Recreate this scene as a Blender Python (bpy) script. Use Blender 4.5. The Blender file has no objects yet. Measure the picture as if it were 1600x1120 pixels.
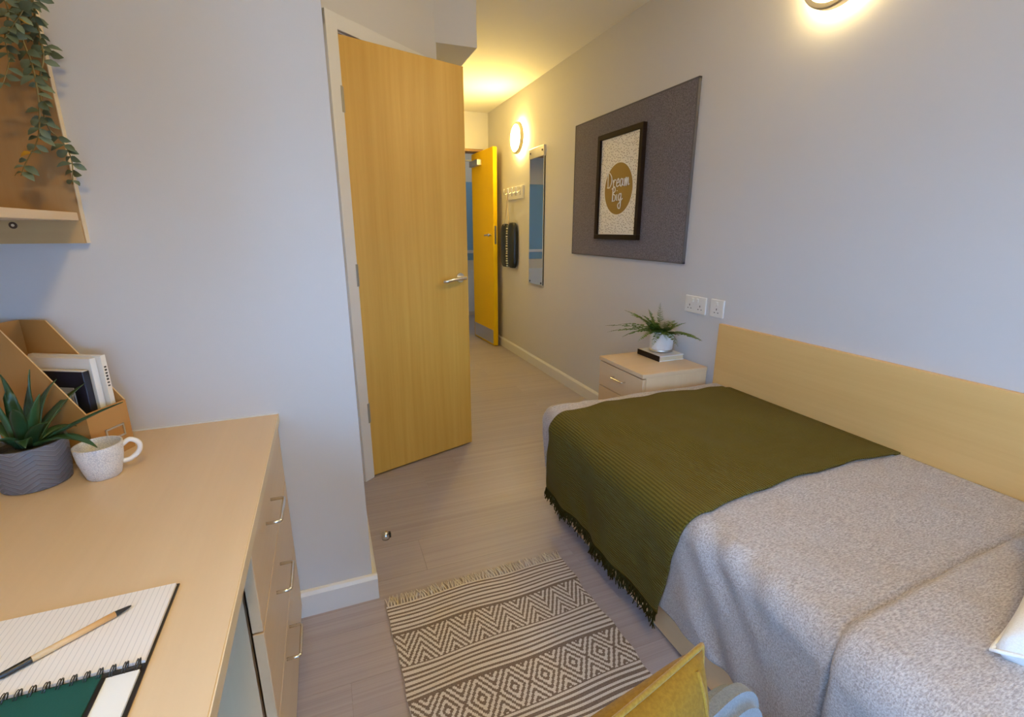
import bpy, bmesh, math, random
from mathutils import Vector, Matrix, noise
R = math.radians
SC = bpy.context.scene
COL = SC.collection

# ------------------------------------------------------------------ camera
CAM_H = 1.22
cam_d = bpy.data.cameras.new('camera')
cam_d.sensor_fit = 'HORIZONTAL'; cam_d.sensor_width = 36.0
cam_d.lens = 745.0 / 1600.0 * 36.0
cam_d.clip_start = 0.01
cam = bpy.data.objects.new('camera', cam_d); COL.objects.link(cam)
cam.location = (0, 0, CAM_H)
cam.rotation_euler = (R(90 - 15.08), 0, R(-21.24))
SC.camera = cam

# ------------------------------------------------------------------ world: plain overcast daylight
world = bpy.data.worlds.new('overcast_sky'); SC.world = world; world.use_nodes = True
wb = world.node_tree.nodes['Background']
wb.inputs[0].default_value = (0.26, 0.53, 1.0, 1); wb.inputs[1].default_value = 18.5

SC.view_settings.view_transform = 'Standard'; SC.view_settings.look = 'None'
SC.view_settings.gamma = 1.0; SC.view_settings.use_curve_mapping = False
SC.view_settings.exposure = 0.0
SC.cycles.use_denoising = True
SC.cycles.max_bounces = 10; SC.cycles.diffuse_bounces = 6
SC.cycles.sample_clamp_indirect = 6.0
WARM = (1.0, 0.71, 0.21)
LAMP_STRENGTH = 260.0
FILL_STRENGTH = 118.0

# room dimensions (metres)
XL, XR = -0.80, 1.750          # left and right wall faces
YB = -1.50                     # window wall face
YP = 1.455                     # partition face beside the desk
XP = 0.055                     # its outer corner
YE = 5.20                      # end wall of the entrance passage
ZC = 2.40
XH = 0.645                      # passage left wall
P0 = Vector((XP, 2.25, 0)); DT = Vector((0.768, 0.640, 0)); DN = Vector((0.640, -0.768, 0))  # diagonal wall

# ------------------------------------------------------------------ materials
def newmat(name):
    m = bpy.data.materials.new(name); m.use_nodes = True
    nt = m.node_tree; b = nt.nodes['Principled BSDF']
    return m, nt, b
def N(nt, t, **kw):
    n = nt.nodes.new(t)
    for k, v in kw.items():
        if k.startswith('i_'): n.inputs[k[2:].replace('_', ' ')].default_value = v
        else: setattr(n, k, v)
    return n
def rgba(c): return (c[0], c[1], c[2], 1)
def plain(name, c, rough=0.5, metal=0.0, spec=0.5, bump=0.0, bscale=200.0, var=0.0, vscale=6.0):
    m, nt, b = newmat(name)
    b.inputs['Base Color'].default_value = rgba(c); b.inputs['Roughness'].default_value = rough
    b.inputs['Metallic'].default_value = metal; b.inputs['Specular IOR Level'].default_value = spec
    tc = N(nt, 'ShaderNodeTexCoord')
    if var:
        nz = N(nt, 'ShaderNodeTexNoise'); nz.inputs['Scale'].default_value = vscale; nz.inputs['Detail'].default_value = 4
        nt.links.new(tc.outputs['Object'], nz.inputs['Vector'])
        mx = N(nt, 'ShaderNodeMix', data_type='RGBA')
        mx.inputs[6].default_value = rgba([x * (1 - var) for x in c]); mx.inputs[7].default_value = rgba([min(1, x * (1 + var)) for x in c])
        nt.links.new(nz.outputs['Fac'], mx.inputs[0]); nt.links.new(mx.outputs[2], b.inputs['Base Color'])
    if bump:
        nz = N(nt, 'ShaderNodeTexNoise'); nz.inputs['Scale'].default_value = bscale; nz.inputs['Detail'].default_value = 3
        nt.links.new(tc.outputs['Object'], nz.inputs['Vector'])
        bp = N(nt, 'ShaderNodeBump'); bp.inputs['Strength'].default_value = bump; bp.inputs['Distance'].default_value = 0.002
        nt.links.new(nz.outputs['Fac'], bp.inputs['Height']); nt.links.new(bp.outputs['Normal'], b.inputs['Normal'])
    return m
def wood(name, c1, c2, axis='X', rough=0.42, sc=1.0, contrast=0.5, rand=0.0, streak=60.0):
    """fine straight grain running along the given axis"""
    m, nt, b = newmat(name)
    tc = N(nt, 'ShaderNodeTexCoord'); mp = N(nt, 'ShaderNodeMapping')
    s = {'X': (1.6, streak, streak), 'Y': (streak, 1.6, streak), 'Z': (streak, streak, 1.6)}[axis]
    mp.inputs['Scale'].default_value = [q * sc for q in s]
    vec = tc.outputs['Object']
    if rand:
        oi = N(nt, 'ShaderNodeObjectInfo'); ad = N(nt, 'ShaderNodeVectorMath', operation='ADD')
        ml = N(nt, 'ShaderNodeMath', operation='MULTIPLY'); ml.inputs[1].default_value = 31.0
        cb = N(nt, 'ShaderNodeCombineXYZ')
        nt.links.new(oi.outputs['Random'], ml.inputs[0])
        for k in range(3): nt.links.new(ml.outputs[0], cb.inputs[k])
        nt.links.new(vec, ad.inputs[0]); nt.links.new(cb.outputs[0], ad.inputs[1]); vec = ad.outputs[0]
    nt.links.new(vec, mp.inputs['Vector'])
    n1 = N(nt, 'ShaderNodeTexNoise'); n1.inputs['Scale'].default_value = 1.0; n1.inputs['Detail'].default_value = 5; n1.inputs['Roughness'].default_value = 0.6
    nt.links.new(mp.outputs[0], n1.inputs['Vector'])
    mp2 = N(nt, 'ShaderNodeMapping'); mp2.inputs['Scale'].default_value = [q * 0.16 * sc for q in s]
    nt.links.new(vec, mp2.inputs['Vector'])
    n2 = N(nt, 'ShaderNodeTexNoise'); n2.inputs['Scale'].default_value = 1.0; n2.inputs['Detail'].default_value = 3; n2.inputs['Distortion'].default_value = 0.6
    nt.links.new(mp2.outputs[0], n2.inputs['Vector'])
    av = N(nt, 'ShaderNodeMath', operation='MULTIPLY_ADD'); av.inputs[1].default_value = 0.5
    nt.links.new(n1.outputs['Fac'], av.inputs[0])
    h = N(nt, 'ShaderNodeMath', operation='MULTIPLY'); h.inputs[1].default_value = 0.5
    nt.links.new(n2.outputs['Fac'], h.inputs[0]); nt.links.new(h.outputs[0], av.inputs[2])
    rp = N(nt, 'ShaderNodeMapRange'); rp.inputs[1].default_value = 0.5 - 0.25 / max(contrast, .01) * 0.5; rp.inputs[2].default_value = 0.5 + 0.25 / max(contrast, .01) * 0.5
    nt.links.new(av.outputs[0], rp.inputs[0])
    fac = rp.outputs[0]
    if rand:
        ra = N(nt, 'ShaderNodeMath', operation='MULTIPLY_ADD'); ra.inputs[1].default_value = rand
        nt.links.new(oi.outputs['Random'], ra.inputs[0]); nt.links.new(fac, ra.inputs[2]); fac = ra.outputs[0]
    mx = N(nt, 'ShaderNodeMix', data_type='RGBA'); mx.inputs[6].default_value = rgba(c1); mx.inputs[7].default_value = rgba(c2)
    nt.links.new(fac, mx.inputs[0]); nt.links.new(mx.outputs[2], b.inputs['Base Color'])
    b.inputs['Roughness'].default_value = rough; b.inputs['Specular IOR Level'].default_value = 0.4
    bp = N(nt, 'ShaderNodeBump'); bp.inputs['Strength'].default_value = 0.06; bp.inputs['Distance'].default_value = 0.001
    nt.links.new(n1.outputs['Fac'], bp.inputs['Height']); nt.links.new(bp.outputs['Normal'], b.inputs['Normal'])
    return m
def cloth(name, c1, c2, scale=(300, 300, 300), rough=0.95, bump=0.5, detail=3, dist=0.002, sheen=0.2, big=0.0):
    m, nt, b = newmat(name)
    tc = N(nt, 'ShaderNodeTexCoord'); mp = N(nt, 'ShaderNodeMapping'); mp.inputs['Scale'].default_value = scale
    nt.links.new(tc.outputs['Object'], mp.inputs['Vector'])
    nz = N(nt, 'ShaderNodeTexNoise'); nz.inputs['Scale'].default_value = 1.0; nz.inputs['Detail'].default_value = detail; nz.inputs['Roughness'].default_value = 0.65
    nt.links.new(mp.outputs[0], nz.inputs['Vector'])
    rp = N(nt, 'ShaderNodeMapRange'); rp.inputs[1].default_value = 0.32; rp.inputs[2].default_value = 0.68
    nt.links.new(nz.outputs['Fac'], rp.inputs[0])
    mx = N(nt, 'ShaderNodeMix', data_type='RGBA'); mx.inputs[6].default_value = rgba(c1); mx.inputs[7].default_value = rgba(c2)
    nt.links.new(rp.outputs[0], mx.inputs[0]); nt.links.new(mx.outputs[2], b.inputs['Base Color'])
    b.inputs['Roughness'].default_value = rough; b.inputs['Specular IOR Level'].default_value = 0.15
    b.inputs['Sheen Weight'].default_value = sheen
    bp = N(nt, 'ShaderNodeBump'); bp.inputs['Strength'].default_value = bump; bp.inputs['Distance'].default_value = dist
    nt.links.new(nz.outputs['Fac'], bp.inputs['Height'])
    last = bp
    if big:
        n2 = N(nt, 'ShaderNodeTexNoise'); n2.inputs['Scale'].default_value = 9.0; n2.inputs['Detail'].default_value = 3; n2.inputs['Distortion'].default_value = 0.8
        nt.links.new(tc.outputs['Object'], n2.inputs['Vector'])
        b2 = N(nt, 'ShaderNodeBump'); b2.inputs['Strength'].default_value = big; b2.inputs['Distance'].default_value = 0.02
        nt.links.new(n2.outputs['Fac'], b2.inputs['Height']); nt.links.new(bp.outputs['Normal'], b2.inputs['Normal']); last = b2
    nt.links.new(last.outputs['Normal'], b.inputs['Normal'])
    return m
def emit(name, c, s):
    m, nt, b = newmat(name)
    b.inputs['Base Color'].default_value = (0.9, 0.9, 0.88, 1)
    b.inputs['Emission Color'].default_value = rgba(c); b.inputs['Emission Strength'].default_value = s
    return m
def leafmat(name, c1, c2, rough=0.5, axis_scale=14.0):
    m, nt, b = newmat(name)
    oi = N(nt, 'ShaderNodeObjectInfo')
    tc = N(nt, 'ShaderNodeTexCoord'); nz = N(nt, 'ShaderNodeTexNoise'); nz.inputs['Scale'].default_value = axis_scale
    nt.links.new(tc.outputs['Object'], nz.inputs['Vector'])
    ad = N(nt, 'ShaderNodeMath', operation='ADD'); ad.inputs[1].default_value = -0.25
    a2 = N(nt, 'ShaderNodeMath', operation='MULTIPLY_ADD'); a2.inputs[1].default_value = 0.6
    nt.links.new(oi.outputs['Random'], a2.inputs[0]); nt.links.new(nz.outputs['Fac'], ad.inputs[0]); nt.links.new(ad.outputs[0], a2.inputs[2])
    mx = N(nt, 'ShaderNodeMix', data_type='RGBA'); mx.inputs[6].default_value = rgba(c1); mx.inputs[7].default_value = rgba(c2)
    nt.links.new(a2.outputs[0], mx.inputs[0]); nt.links.new(mx.outputs[2], b.inputs['Base Color'])
    b.inputs['Roughness'].default_value = rough
    return m

M = {}
M['wall'] = plain('wall_paint', (0.56, 0.545, 0.53), 0.75, spec=0.3, bump=0.05, bscale=350, var=0.015, vscale=2)
M['ceiling'] = plain('ceiling_paint', (0.68, 0.66, 0.62), 0.85, spec=0.2, bump=0.05, bscale=300)
M['gloss'] = plain('white_gloss_paint', (0.66, 0.65, 0.63), 0.3, spec=0.5, bump=0.03, bscale=60)
M['maple'] = wood('maple_laminate', (0.57, 0.405, 0.235), (0.65, 0.48, 0.295), 'Y', 0.4, contrast=0.35)
M['maple_x'] = wood('maple_laminate_across', (0.57, 0.405, 0.235), (0.65, 0.48, 0.295), 'X', 0.4, contrast=0.35)
M['maple_z'] = wood('maple_laminate_upright', (0.60, 0.42, 0.24), (0.68, 0.50, 0.30), 'Z', 0.45, contrast=0.3)
M['edge'] = plain('pale_edge_banding', (0.66, 0.52, 0.33), 0.45, var=0.05, vscale=30)
M['shelf_wood'] = wood('shaded_shelf_wood', (0.30, 0.165, 0.055), (0.38, 0.22, 0.085), 'Z', 0.5, contrast=0.5)  # shelf panels darkened: shade inside the unit put into the wood colour
M['door'] = wood('birch_veneer', (0.475, 0.255, 0.035), (0.62, 0.365, 0.075), 'Z', 0.45, contrast=0.6, streak=45)
M['yellow_door'] = wood('yellow_stained_door', (0.74, 0.45, 0.001), (0.80, 0.51, 0.002), 'Z', 0.6, contrast=0.2)
M['yellow_door'].node_tree.nodes['Principled BSDF'].inputs['Specular IOR Level'].default_value = 0.15
M['floor'] = wood('grey_oak_vinyl', (0.265, 0.225, 0.23), (0.41, 0.36, 0.37), 'X', 0.42, contrast=0.5, rand=0.22, streak=70)
M['floor_gap'] = plain('floor_joint', (0.16, 0.125, 0.11), 0.8, var=0.1)
M['chrome'] = plain('satin_chrome', (0.75, 0.74, 0.72), 0.22, metal=1.0, bump=0.02, bscale=500)
M['steel'] = plain('brushed_steel', (0.62, 0.61, 0.60), 0.35, metal=1.0, bump=0.05, bscale=400)
M['hinge'] = plain('dull_steel_hinge', (0.30, 0.27, 0.22), 0.55, metal=0.7, var=0.1)
M['mirror'] = plain('mirror_silver', (0.86, 0.88, 0.88), 0.01, metal=1.0, var=0.005)
M['glass'] = None
M['lamp_bright'] = emit('warm_lamp_diffuser', WARM, LAMP_STRENGTH)
M['lamp_soft'] = emit('warm_lamp_diffuser_dimmed', (1.0, 0.75, 0.34), LAMP_STRENGTH * 0.40)
M['lamp_fill'] = emit('warm_fill_diffuser', WARM, FILL_STRENGTH)
M['rim'] = plain('satin_brass_rim', (0.62, 0.55, 0.42), 0.35, metal=0.8, var=0.05)
M['white_plastic'] = plain('white_plastic', (0.70, 0.68, 0.64), 0.35, var=0.02)
M['bolt'] = plain('brown_cam_bolt', (0.06, 0.03, 0.012), 0.4, var=0.2)
M['black'] = plain('black_plastic', (0.012, 0.011, 0.012), 0.4, var=0.2)
M['duvet'] = cloth('heather_duvet', (0.25, 0.215, 0.20), (0.54, 0.485, 0.455), (120, 330, 330), bump=0.7, big=0.35)
M['throw'] = None
M['white_cloth'] = cloth('white_cotton', (0.74, 0.70, 0.64), (0.82, 0.79, 0.74), (400, 400, 400), bump=0.25, big=0.2)
M['mustard'] = cloth('mustard_velvet', (0.17, 0.088, 0.005), (0.225, 0.122, 0.009), (260, 260, 260), rough=0.85, bump=0.15, sheen=0.05, big=0.25)
M['mustard_seam'] = cloth('mustard_piping', (0.20, 0.11, 0.01), (0.26, 0.16, 0.018), (400, 400, 400), bump=0.3)
M['chair_grey'] = cloth('grey_chair_fabric', (0.13, 0.145, 0.155), (0.19, 0.205, 0.215), (350, 350, 350), bump=0.3)
M['chair_leg'] = plain('black_chair_steel', (0.02, 0.02, 0.022), 0.4, metal=0.6, var=0.1)
M['rug_light'] = cloth('rug_cream_wool', (0.56, 0.50, 0.45), (0.68, 0.62, 0.57), (260, 260, 260), bump=0.9)
M['rug_dark'] = cloth('rug_brown_wool', (0.14, 0.10, 0.078), (0.21, 0.155, 0.125), (260, 260, 260), bump=0.9)
M['board'] = cloth('grey_felt_board', (0.075, 0.062, 0.060), (0.205, 0.178, 0.174), (300, 160, 160), bump=0.5)
M['board_edge'] = plain('board_edge', (0.10, 0.09, 0.085), 0.8, var=0.1)
M['frame_black'] = plain('dark_brown_frame', (0.016, 0.008, 0.006), 0.6, spec=0.15, var=0.3)
M['paper'] = plain('white_print_paper', (0.80, 0.77, 0.70), 0.6, var=0.01)
M['gold'] = plain('bronze_foil', (0.25, 0.145, 0.022), 0.45, metal=0.2, var=0.12, vscale=8)
M['kraft'] = wood('brown_board', (0.36, 0.17, 0.042), (0.43, 0.21, 0.058), 'Z', 0.6, contrast=0.25)
M['kraft_edge'] = plain('brown_board_edge', (0.56, 0.36, 0.17), 0.7, var=0.1)
M['grey_pot'] = None
M['white_glaze'] = plain('white_glaze', (0.74, 0.72, 0.70), 0.3, var=0.02)
M['soil'] = plain('dark_soil', (0.03, 0.022, 0.015), 0.95, bump=1.0, bscale=120, var=0.4, vscale=60)
M['aloe'] = leafmat('aloe_green', (0.008, 0.036, 0.018), (0.038, 0.095, 0.032), 0.38)
M['fern'] = leafmat('fern_green', (0.028, 0.085, 0.008), (0.16, 0.24, 0.022), 0.55)
M['euca'] = leafmat('eucalyptus_green', (0.055, 0.085, 0.05), (0.17, 0.21, 0.125), 0.6)
M['euca_stem'] = plain('eucalyptus_stem', (0.20, 0.15, 0.05), 0.7, var=0.2)
M['euca_yellow'] = plain('yellowed_leaf', (0.55, 0.30, 0.02), 0.6, var=0.2, vscale=40)
M['magazine'] = plain('magazine_paper', (0.72, 0.68, 0.62), 0.5, var=0.05, vscale=30)
M['navy'] = plain('navy_cover', (0.012, 0.014, 0.022), 0.4, var=0.2)
M['grey_card'] = plain('grey_card', (0.30, 0.31, 0.31), 0.6, var=0.1)
M['ink'] = plain('printed_ink', (0.03, 0.028, 0.03), 0.6, var=0.1)
M['green_cover'] = plain('green_card', (0.0015, 0.062, 0.044), 0.6, var=0.1, bump=0.1, bscale=400)
M['blue_paper'] = plain('pale_page', (0.74, 0.76, 0.78), 0.6, var=0.02)
M['pen_wood'] = wood('pen_wood', (0.52, 0.30, 0.12), (0.62, 0.38, 0.17), 'X', 0.5)
M['beige_pages'] = plain('page_edges', (0.58, 0.47, 0.30), 0.8, bump=0.4, bscale=300, var=0.08, vscale=80)
M['blue_wall'] = plain('blue_corridor_paint', (0.20, 0.36, 0.50), 0.6, var=0.03)
M['cream'] = plain('cream_paint', (0.68, 0.60, 0.46), 0.6, var=0.03)
M['bag'] = plain('black_quilted_nylon', (0.006, 0.008, 0.006), 0.45, bump=0.6, bscale=70, var=0.3)
M['bag_mark'] = plain('pale_gold_print', (0.62, 0.60, 0.42), 0.5, var=0.1)
M['cord'] = plain('pale_cord', (0.52, 0.43, 0.30), 0.8, var=0.1)
M['concrete'] = plain('outdoor_paving', (0.14, 0.14, 0.14), 0.9, var=0.1)

def mat_throw():
    m, nt, b = newmat('olive_knit')
    tc = N(nt, 'ShaderNodeTexCoord')
    uv = tc.outputs['UV']
    w = N(nt, 'ShaderNodeTexWave', wave_type='BANDS', bands_direction='Y'); w.inputs['Scale'].default_value = 36.0; w.inputs['Distortion'].default_value = 0.6
    w.inputs['Detail'].default_value = 1.0; w.inputs['Detail Scale'].default_value = 2.0
    nt.links.new(uv, w.inputs['Vector'])
    w2 = N(nt, 'ShaderNodeTexWave', wave_type='BANDS', bands_direction='X'); w2.inputs['Scale'].default_value = 60.0
    nt.links.new(uv, w2.inputs['Vector'])
    ad = N(nt, 'ShaderNodeMath', operation='MULTIPLY_ADD'); ad.inputs[1].default_value = 0.3
    nt.links.new(w2.outputs['Fac'], ad.inputs[0]); nt.links.new(w.outputs['Fac'], ad.inputs[2])
    mx = N(nt, 'ShaderNodeMix', data_type='RGBA'); mx.inputs[6].default_value = (0.062, 0.046, 0.006, 1); mx.inputs[7].default_value = (0.135, 0.100, 0.016, 1)
    nt.links.new(ad.outputs[0], mx.inputs[0]); nt.links.new(mx.outputs[2], b.inputs['Base Color'])
    b.inputs['Roughness'].default_value = 0.95; b.inputs['Specular IOR Level'].default_value = 0.1; b.inputs['Sheen Weight'].default_value = 0.03
    bp = N(nt, 'ShaderNodeBump'); bp.inputs['Strength'].default_value = 0.8; bp.inputs['Distance'].default_value = 0.003
    nt.links.new(ad.outputs[0], bp.inputs['Height']); nt.links.new(bp.outputs['Normal'], b.inputs['Normal'])
    return m
M['throw'] = mat_throw()
M['throw_fringe'] = plain('dark_olive_yarn', (0.028, 0.026, 0.008), 0.95, spec=0.1, var=0.3, vscale=80)
def mat_glass():
    m, nt, b = newmat('window_glass')
    b.inputs['Base Color'].default_value = (1, 1, 1, 1); b.inputs['Roughness'].default_value = 0.0
    b.inputs['Transmission Weight'].default_value = 1.0; b.inputs['IOR'].default_value = 1.02
    return m
M['glass'] = mat_glass()
def mat_greypot():
    m, nt, b = newmat('grey_herringbone_ceramic')
    tc = N(nt, 'ShaderNodeTexCoord'); sp = N(nt, 'ShaderNodeSeparateXYZ'); nt.links.new(tc.outputs['UV'], sp.inputs[0])
    u = N(nt, 'ShaderNodeMath', operation='MULTIPLY'); u.inputs[1].default_value = 12.0; nt.links.new(sp.outputs[0], u.inputs[0])
    pp = N(nt, 'ShaderNodeMath', operation='PINGPONG'); pp.inputs[1].default_value = 1.0; nt.links.new(u.outputs[0], pp.inputs[0])
    v = N(nt, 'ShaderNodeMath', operation='MULTIPLY_ADD'); v.inputs[1].default_value = 9.0; nt.links.new(sp.outputs[1], v.inputs[0])
    p3 = N(nt, 'ShaderNodeMath', operation='MULTIPLY'); p3.inputs[1].default_value = 1.6; nt.links.new(pp.outputs[0], p3.inputs[0]); nt.links.new(p3.outputs[0], v.inputs[2])
    fr = N(nt, 'ShaderNodeMath', operation='FRACT'); nt.links.new(v.outputs[0], fr.inputs[0])
    st = N(nt, 'ShaderNodeMapRange'); st.inputs[1].default_value = 0.72; st.inputs[2].default_value = 0.86; nt.links.new(fr.outputs[0], st.inputs[0])
    mx = N(nt, 'ShaderNodeMix', data_type='RGBA'); mx.inputs[6].default_value = (0.12, 0.115, 0.125, 1); mx.inputs[7].default_value = (0.20, 0.19, 0.20, 1)
    nt.links.new(st.outputs[0], mx.inputs[0]); nt.links.new(mx.outputs[2], b.inputs['Base Color']); b.inputs['Roughness'].default_value = 0.55
    bp = N(nt, 'ShaderNodeBump'); bp.inputs['Strength'].default_value = 0.7; bp.inputs['Distance'].default_value = 0.002
    nt.links.new(st.outputs[0], bp.inputs['Height']); nt.links.new(bp.outputs['Normal'], b.inputs['Normal'])
    return m
M['grey_pot'] = mat_greypot()
def mat_mug():
    m, nt, b = newmat('white_dimpled_ceramic')
    tc = N(nt, 'ShaderNodeTexCoord'); mp = N(nt, 'ShaderNodeMapping'); mp.inputs['Scale'].default_value = (62, 20, 1); nt.links.new(tc.outputs['UV'], mp.inputs[0])
    vo = N(nt, 'ShaderNodeTexVoronoi', feature='DISTANCE_TO_EDGE'); vo.inputs['Scale'].default_value = 1.0; nt.links.new(mp.outputs[0], vo.inputs['Vector'])
    rp = N(nt, 'ShaderNodeMapRange'); rp.inputs[1].default_value = 0.0; rp.inputs[2].default_value = 0.14; nt.links.new(vo.outputs['Distance'], rp.inputs[0])
    mx = N(nt, 'ShaderNodeMix', data_type='RGBA'); mx.inputs[6].default_value = (0.50, 0.50, 0.53, 1); mx.inputs[7].default_value = (0.74, 0.72, 0.71, 1)
    nt.links.new(rp.outputs[0], mx.inputs[0]); nt.links.new(mx.outputs[2], b.inputs['Base Color']); b.inputs['Roughness'].default_value = 0.35
    bp = N(nt, 'ShaderNodeBump'); bp.inputs['Strength'].default_value = 0.5; bp.inputs['Distance'].default_value = 0.001
    nt.links.new(rp.outputs[0], bp.inputs['Height']); nt.links.new(bp.outputs['Normal'], b.inputs['Normal'])
    return m
M['mug'] = mat_mug()
def mat_lined():
    m, nt, b = newmat('lined_page')
    tc = N(nt, 'ShaderNodeTexCoord'); sp = N(nt, 'ShaderNodeSeparateXYZ'); nt.links.new(tc.outputs['Object'], sp.inputs[0])
    u = N(nt, 'ShaderNodeMath', operation='MULTIPLY'); u.inputs[1].default_value = 1 / 0.0070; nt.links.new(sp.outputs[0], u.inputs[0])
    fr = N(nt, 'ShaderNodeMath', operation='FRACT'); nt.links.new(u.outputs[0], fr.inputs[0])
    gt = N(nt, 'ShaderNodeMath', operation='GREATER_THAN'); gt.inputs[1].default_value = 0.86; nt.links.new(fr.outputs[0], gt.inputs[0])
    mx = N(nt, 'ShaderNodeMix', data_type='RGBA'); mx.inputs[6].default_value = (0.72, 0.70, 0.71, 1); mx.inputs[7].default_value = (0.56, 0.55, 0.58, 1)
    nt.links.new(gt.outputs[0], mx.inputs[0]); nt.links.new(mx.outputs[2], b.inputs['Base Color']); b.inputs['Roughness'].default_value = 0.7
    return m
M['lined'] = mat_lined()

# ------------------------------------------------------------------ mesh helpers (all coordinates are world metres)
def root_loc(o):
    while o.parent: o = o.parent
    return o.location
def empty(name, loc, label, cat=None, group=None, kind=None):
    o = bpy.data.objects.new(name, None); COL.objects.link(o); o.location = loc
    o.empty_display_size = 0.1
    return tag(o, label, cat, group, kind)
def tag(o, label=None, cat=None, group=None, kind=None):
    if label: o['label'] = label
    if cat: o['category'] = cat
    if group: o['group'] = group
    if kind: o['kind'] = kind
    return o
def O(name, bm, mats, parent=None, smooth=False, base=None):
    me = bpy.data.meshes.new(name)
    if isinstance(bm, bmesh.types.BMesh):
        bmesh.ops.recalc_face_normals(bm, faces=bm.faces) if smooth != 'keep' else None
        bm.to_mesh(me); bm.free()
    else:
        me.from_pydata(bm[0], [], bm[1]); me.update()
    if not isinstance(mats, (list, tuple)): mats = [mats]
    for m in mats: me.materials.append(m)
    if smooth:
        for p in me.polygons: p.use_smooth = True
    o = bpy.data.objects.new(name, me); COL.objects.link(o)
    if parent is not None:
        me.transform(Matrix.Translation(-Vector(root_loc(parent)))); o.parent = parent
    else:
        if base is None:
            vs = [v.co for v in me.vertices]
            lo = [min(v[i] for v in vs) for i in range(3)]; hi = [max(v[i] for v in vs) for i in range(3)]
            base = ((lo[0] + hi[0]) / 2, (lo[1] + hi[1]) / 2, lo[2])
        me.transform(Matrix.Translation(-Vector(base))); o.location = base
    return o
def auto_smooth(o, ang=35):
    me = o.data
    for p in me.polygons: p.use_smooth = True
    bm = bmesh.new(); bm.from_mesh(me)
    for e in bm.edges:
        if len(e.link_faces) == 2 and e.calc_face_angle(0) > R(ang): e.smooth = False
    bm.to_mesh(me); bm.free(); return o
def box(a, b, bev=0.0, seg=2, bm=None, mtx=None):
    """axis aligned box from corner a to corner b, optionally bevelled / transformed"""
    n = bmesh.new()
    c = [(a[i] + b[i]) / 2 for i in range(3)]; s = [abs(b[i] - a[i]) for i in range(3)]
    bmesh.ops.create_cube(n, size=1.0)
    for v in n.verts: v.co = Vector((c[0] + v.co.x * s[0], c[1] + v.co.y * s[1], c[2] + v.co.z * s[2]))
    if bev: bmesh.ops.bevel(n, geom=list(n.edges), offset=min(bev, min(s) * 0.45), segments=seg, affect='EDGES', profile=0.6)
    if mtx is not None: n.transform(mtx)
    return join(bm, n)
def join(bm, n):
    if bm is None: return n
    me = bpy.data.meshes.new('tmp'); n.to_mesh(me); n.free(); bm.from_mesh(me); bpy.data.meshes.remove(me); return bm
def prism(poly, z0, z1, bm=None):
    n = bmesh.new()
    lo = [n.verts.new((p[0], p[1], z0)) for p in poly]; hi = [n.verts.new((p[0], p[1], z1)) for p in poly]
    n.faces.new(lo[::-1]); n.faces.new(hi)
    for i in range(len(poly)): n.faces.new((lo[i], lo[(i + 1) % len(poly)], hi[(i + 1) % len(poly)], hi[i]))
    return join(bm, n)
def tube(path, rad, seg=8, bm=None, caps=True, closed=False):
    n = bmesh.new(); P = [Vector(p) for p in path]; k = len(P)
    rad = rad if isinstance(rad, (list, tuple)) else [rad] * k
    rings = []; up = None
    for i, p in enumerate(P):
        t = (P[(i + 1) % k] - P[i - 1]) if closed else (P[min(i + 1, k - 1)] - P[max(i - 1, 0)])
        t = t.normalized() if t.length > 1e-9 else Vector((0, 0, 1))
        if up is None: up = t.orthogonal().normalized()
        up = (up - t * up.dot(t)); up = up.normalized() if up.length > 1e-6 else t.orthogonal().normalized()
        s = t.cross(up)
        rings.append([n.verts.new(p + (up * math.cos(2 * math.pi * j / seg) + s * math.sin(2 * math.pi * j / seg)) * rad[i]) for j in range(seg)])
    for i in range(k if closed else k - 1):
        a, b = rings[i], rings[(i + 1) % k]
        for j in range(seg): n.faces.new((a[j], a[(j + 1) % seg], b[(j + 1) % seg], b[j]))
    if caps and not closed: n.faces.new(rings[0][::-1]); n.faces.new(rings[-1])
    return join(bm, n)
def lathe(prof, c, seg=40, bm=None, axis='Z', uvs=False):
    """revolve (radius, height) points about a vertical axis through c; axis 'X' points the heights along -x"""
    n = bmesh.new(); rings = []
    uvl = n.loops.layers.uv.new('UVMap') if uvs else None
    def P(r, h, a):
        if axis == 'Z': return Vector((c[0] + r * math.cos(a), c[1] + r * math.sin(a), c[2] + h))
        return Vector((c[0] - h, c[1] + r * math.cos(a), c[2] + r * math.sin(a)))
    for r, h in prof:
        if r < 1e-6: rings.append([n.verts.new(P(0, h, 0))])
        else: rings.append([n.verts.new(P(r, h, 2 * math.pi * j / seg)) for j in range(seg)])
    h0 = min(h for r, h in prof); h1 = max(h for r, h in prof) or 1
    for i in range(len(rings) - 1):
        a, b = rings[i], rings[i + 1]
        for j in range(seg):
            k = (j + 1) % seg
            if len(a) == 1 and len(b) == 1: continue
            if len(a) == 1: f = n.faces.new((a[0], b[k], b[j]))
            elif len(b) == 1: f = n.faces.new((a[j], a[k], b[0]))
            else: f = n.faces.new((a[j], a[k], b[k], b[j]))
            if uvs and len(f.loops) == 4:
                for l, (uj, vi) in zip(f.loops, ((j, i), (j + 1, i), (j + 1, i + 1), (j, i + 1))):
                    l[uvl].uv = (uj / seg, (prof[vi][1] - h0) / (h1 - h0))
    return join(bm, n) if bm is not None else n
def bezier(p0, p1, p2, n=10):
    p0, p1, p2 = Vector(p0), Vector(p1), Vector(p2)
    return [p0 * (1 - t) ** 2 + p1 * 2 * t * (1 - t) + p2 * t * t for t in [i / (n - 1) for i in range(n)]]
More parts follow.
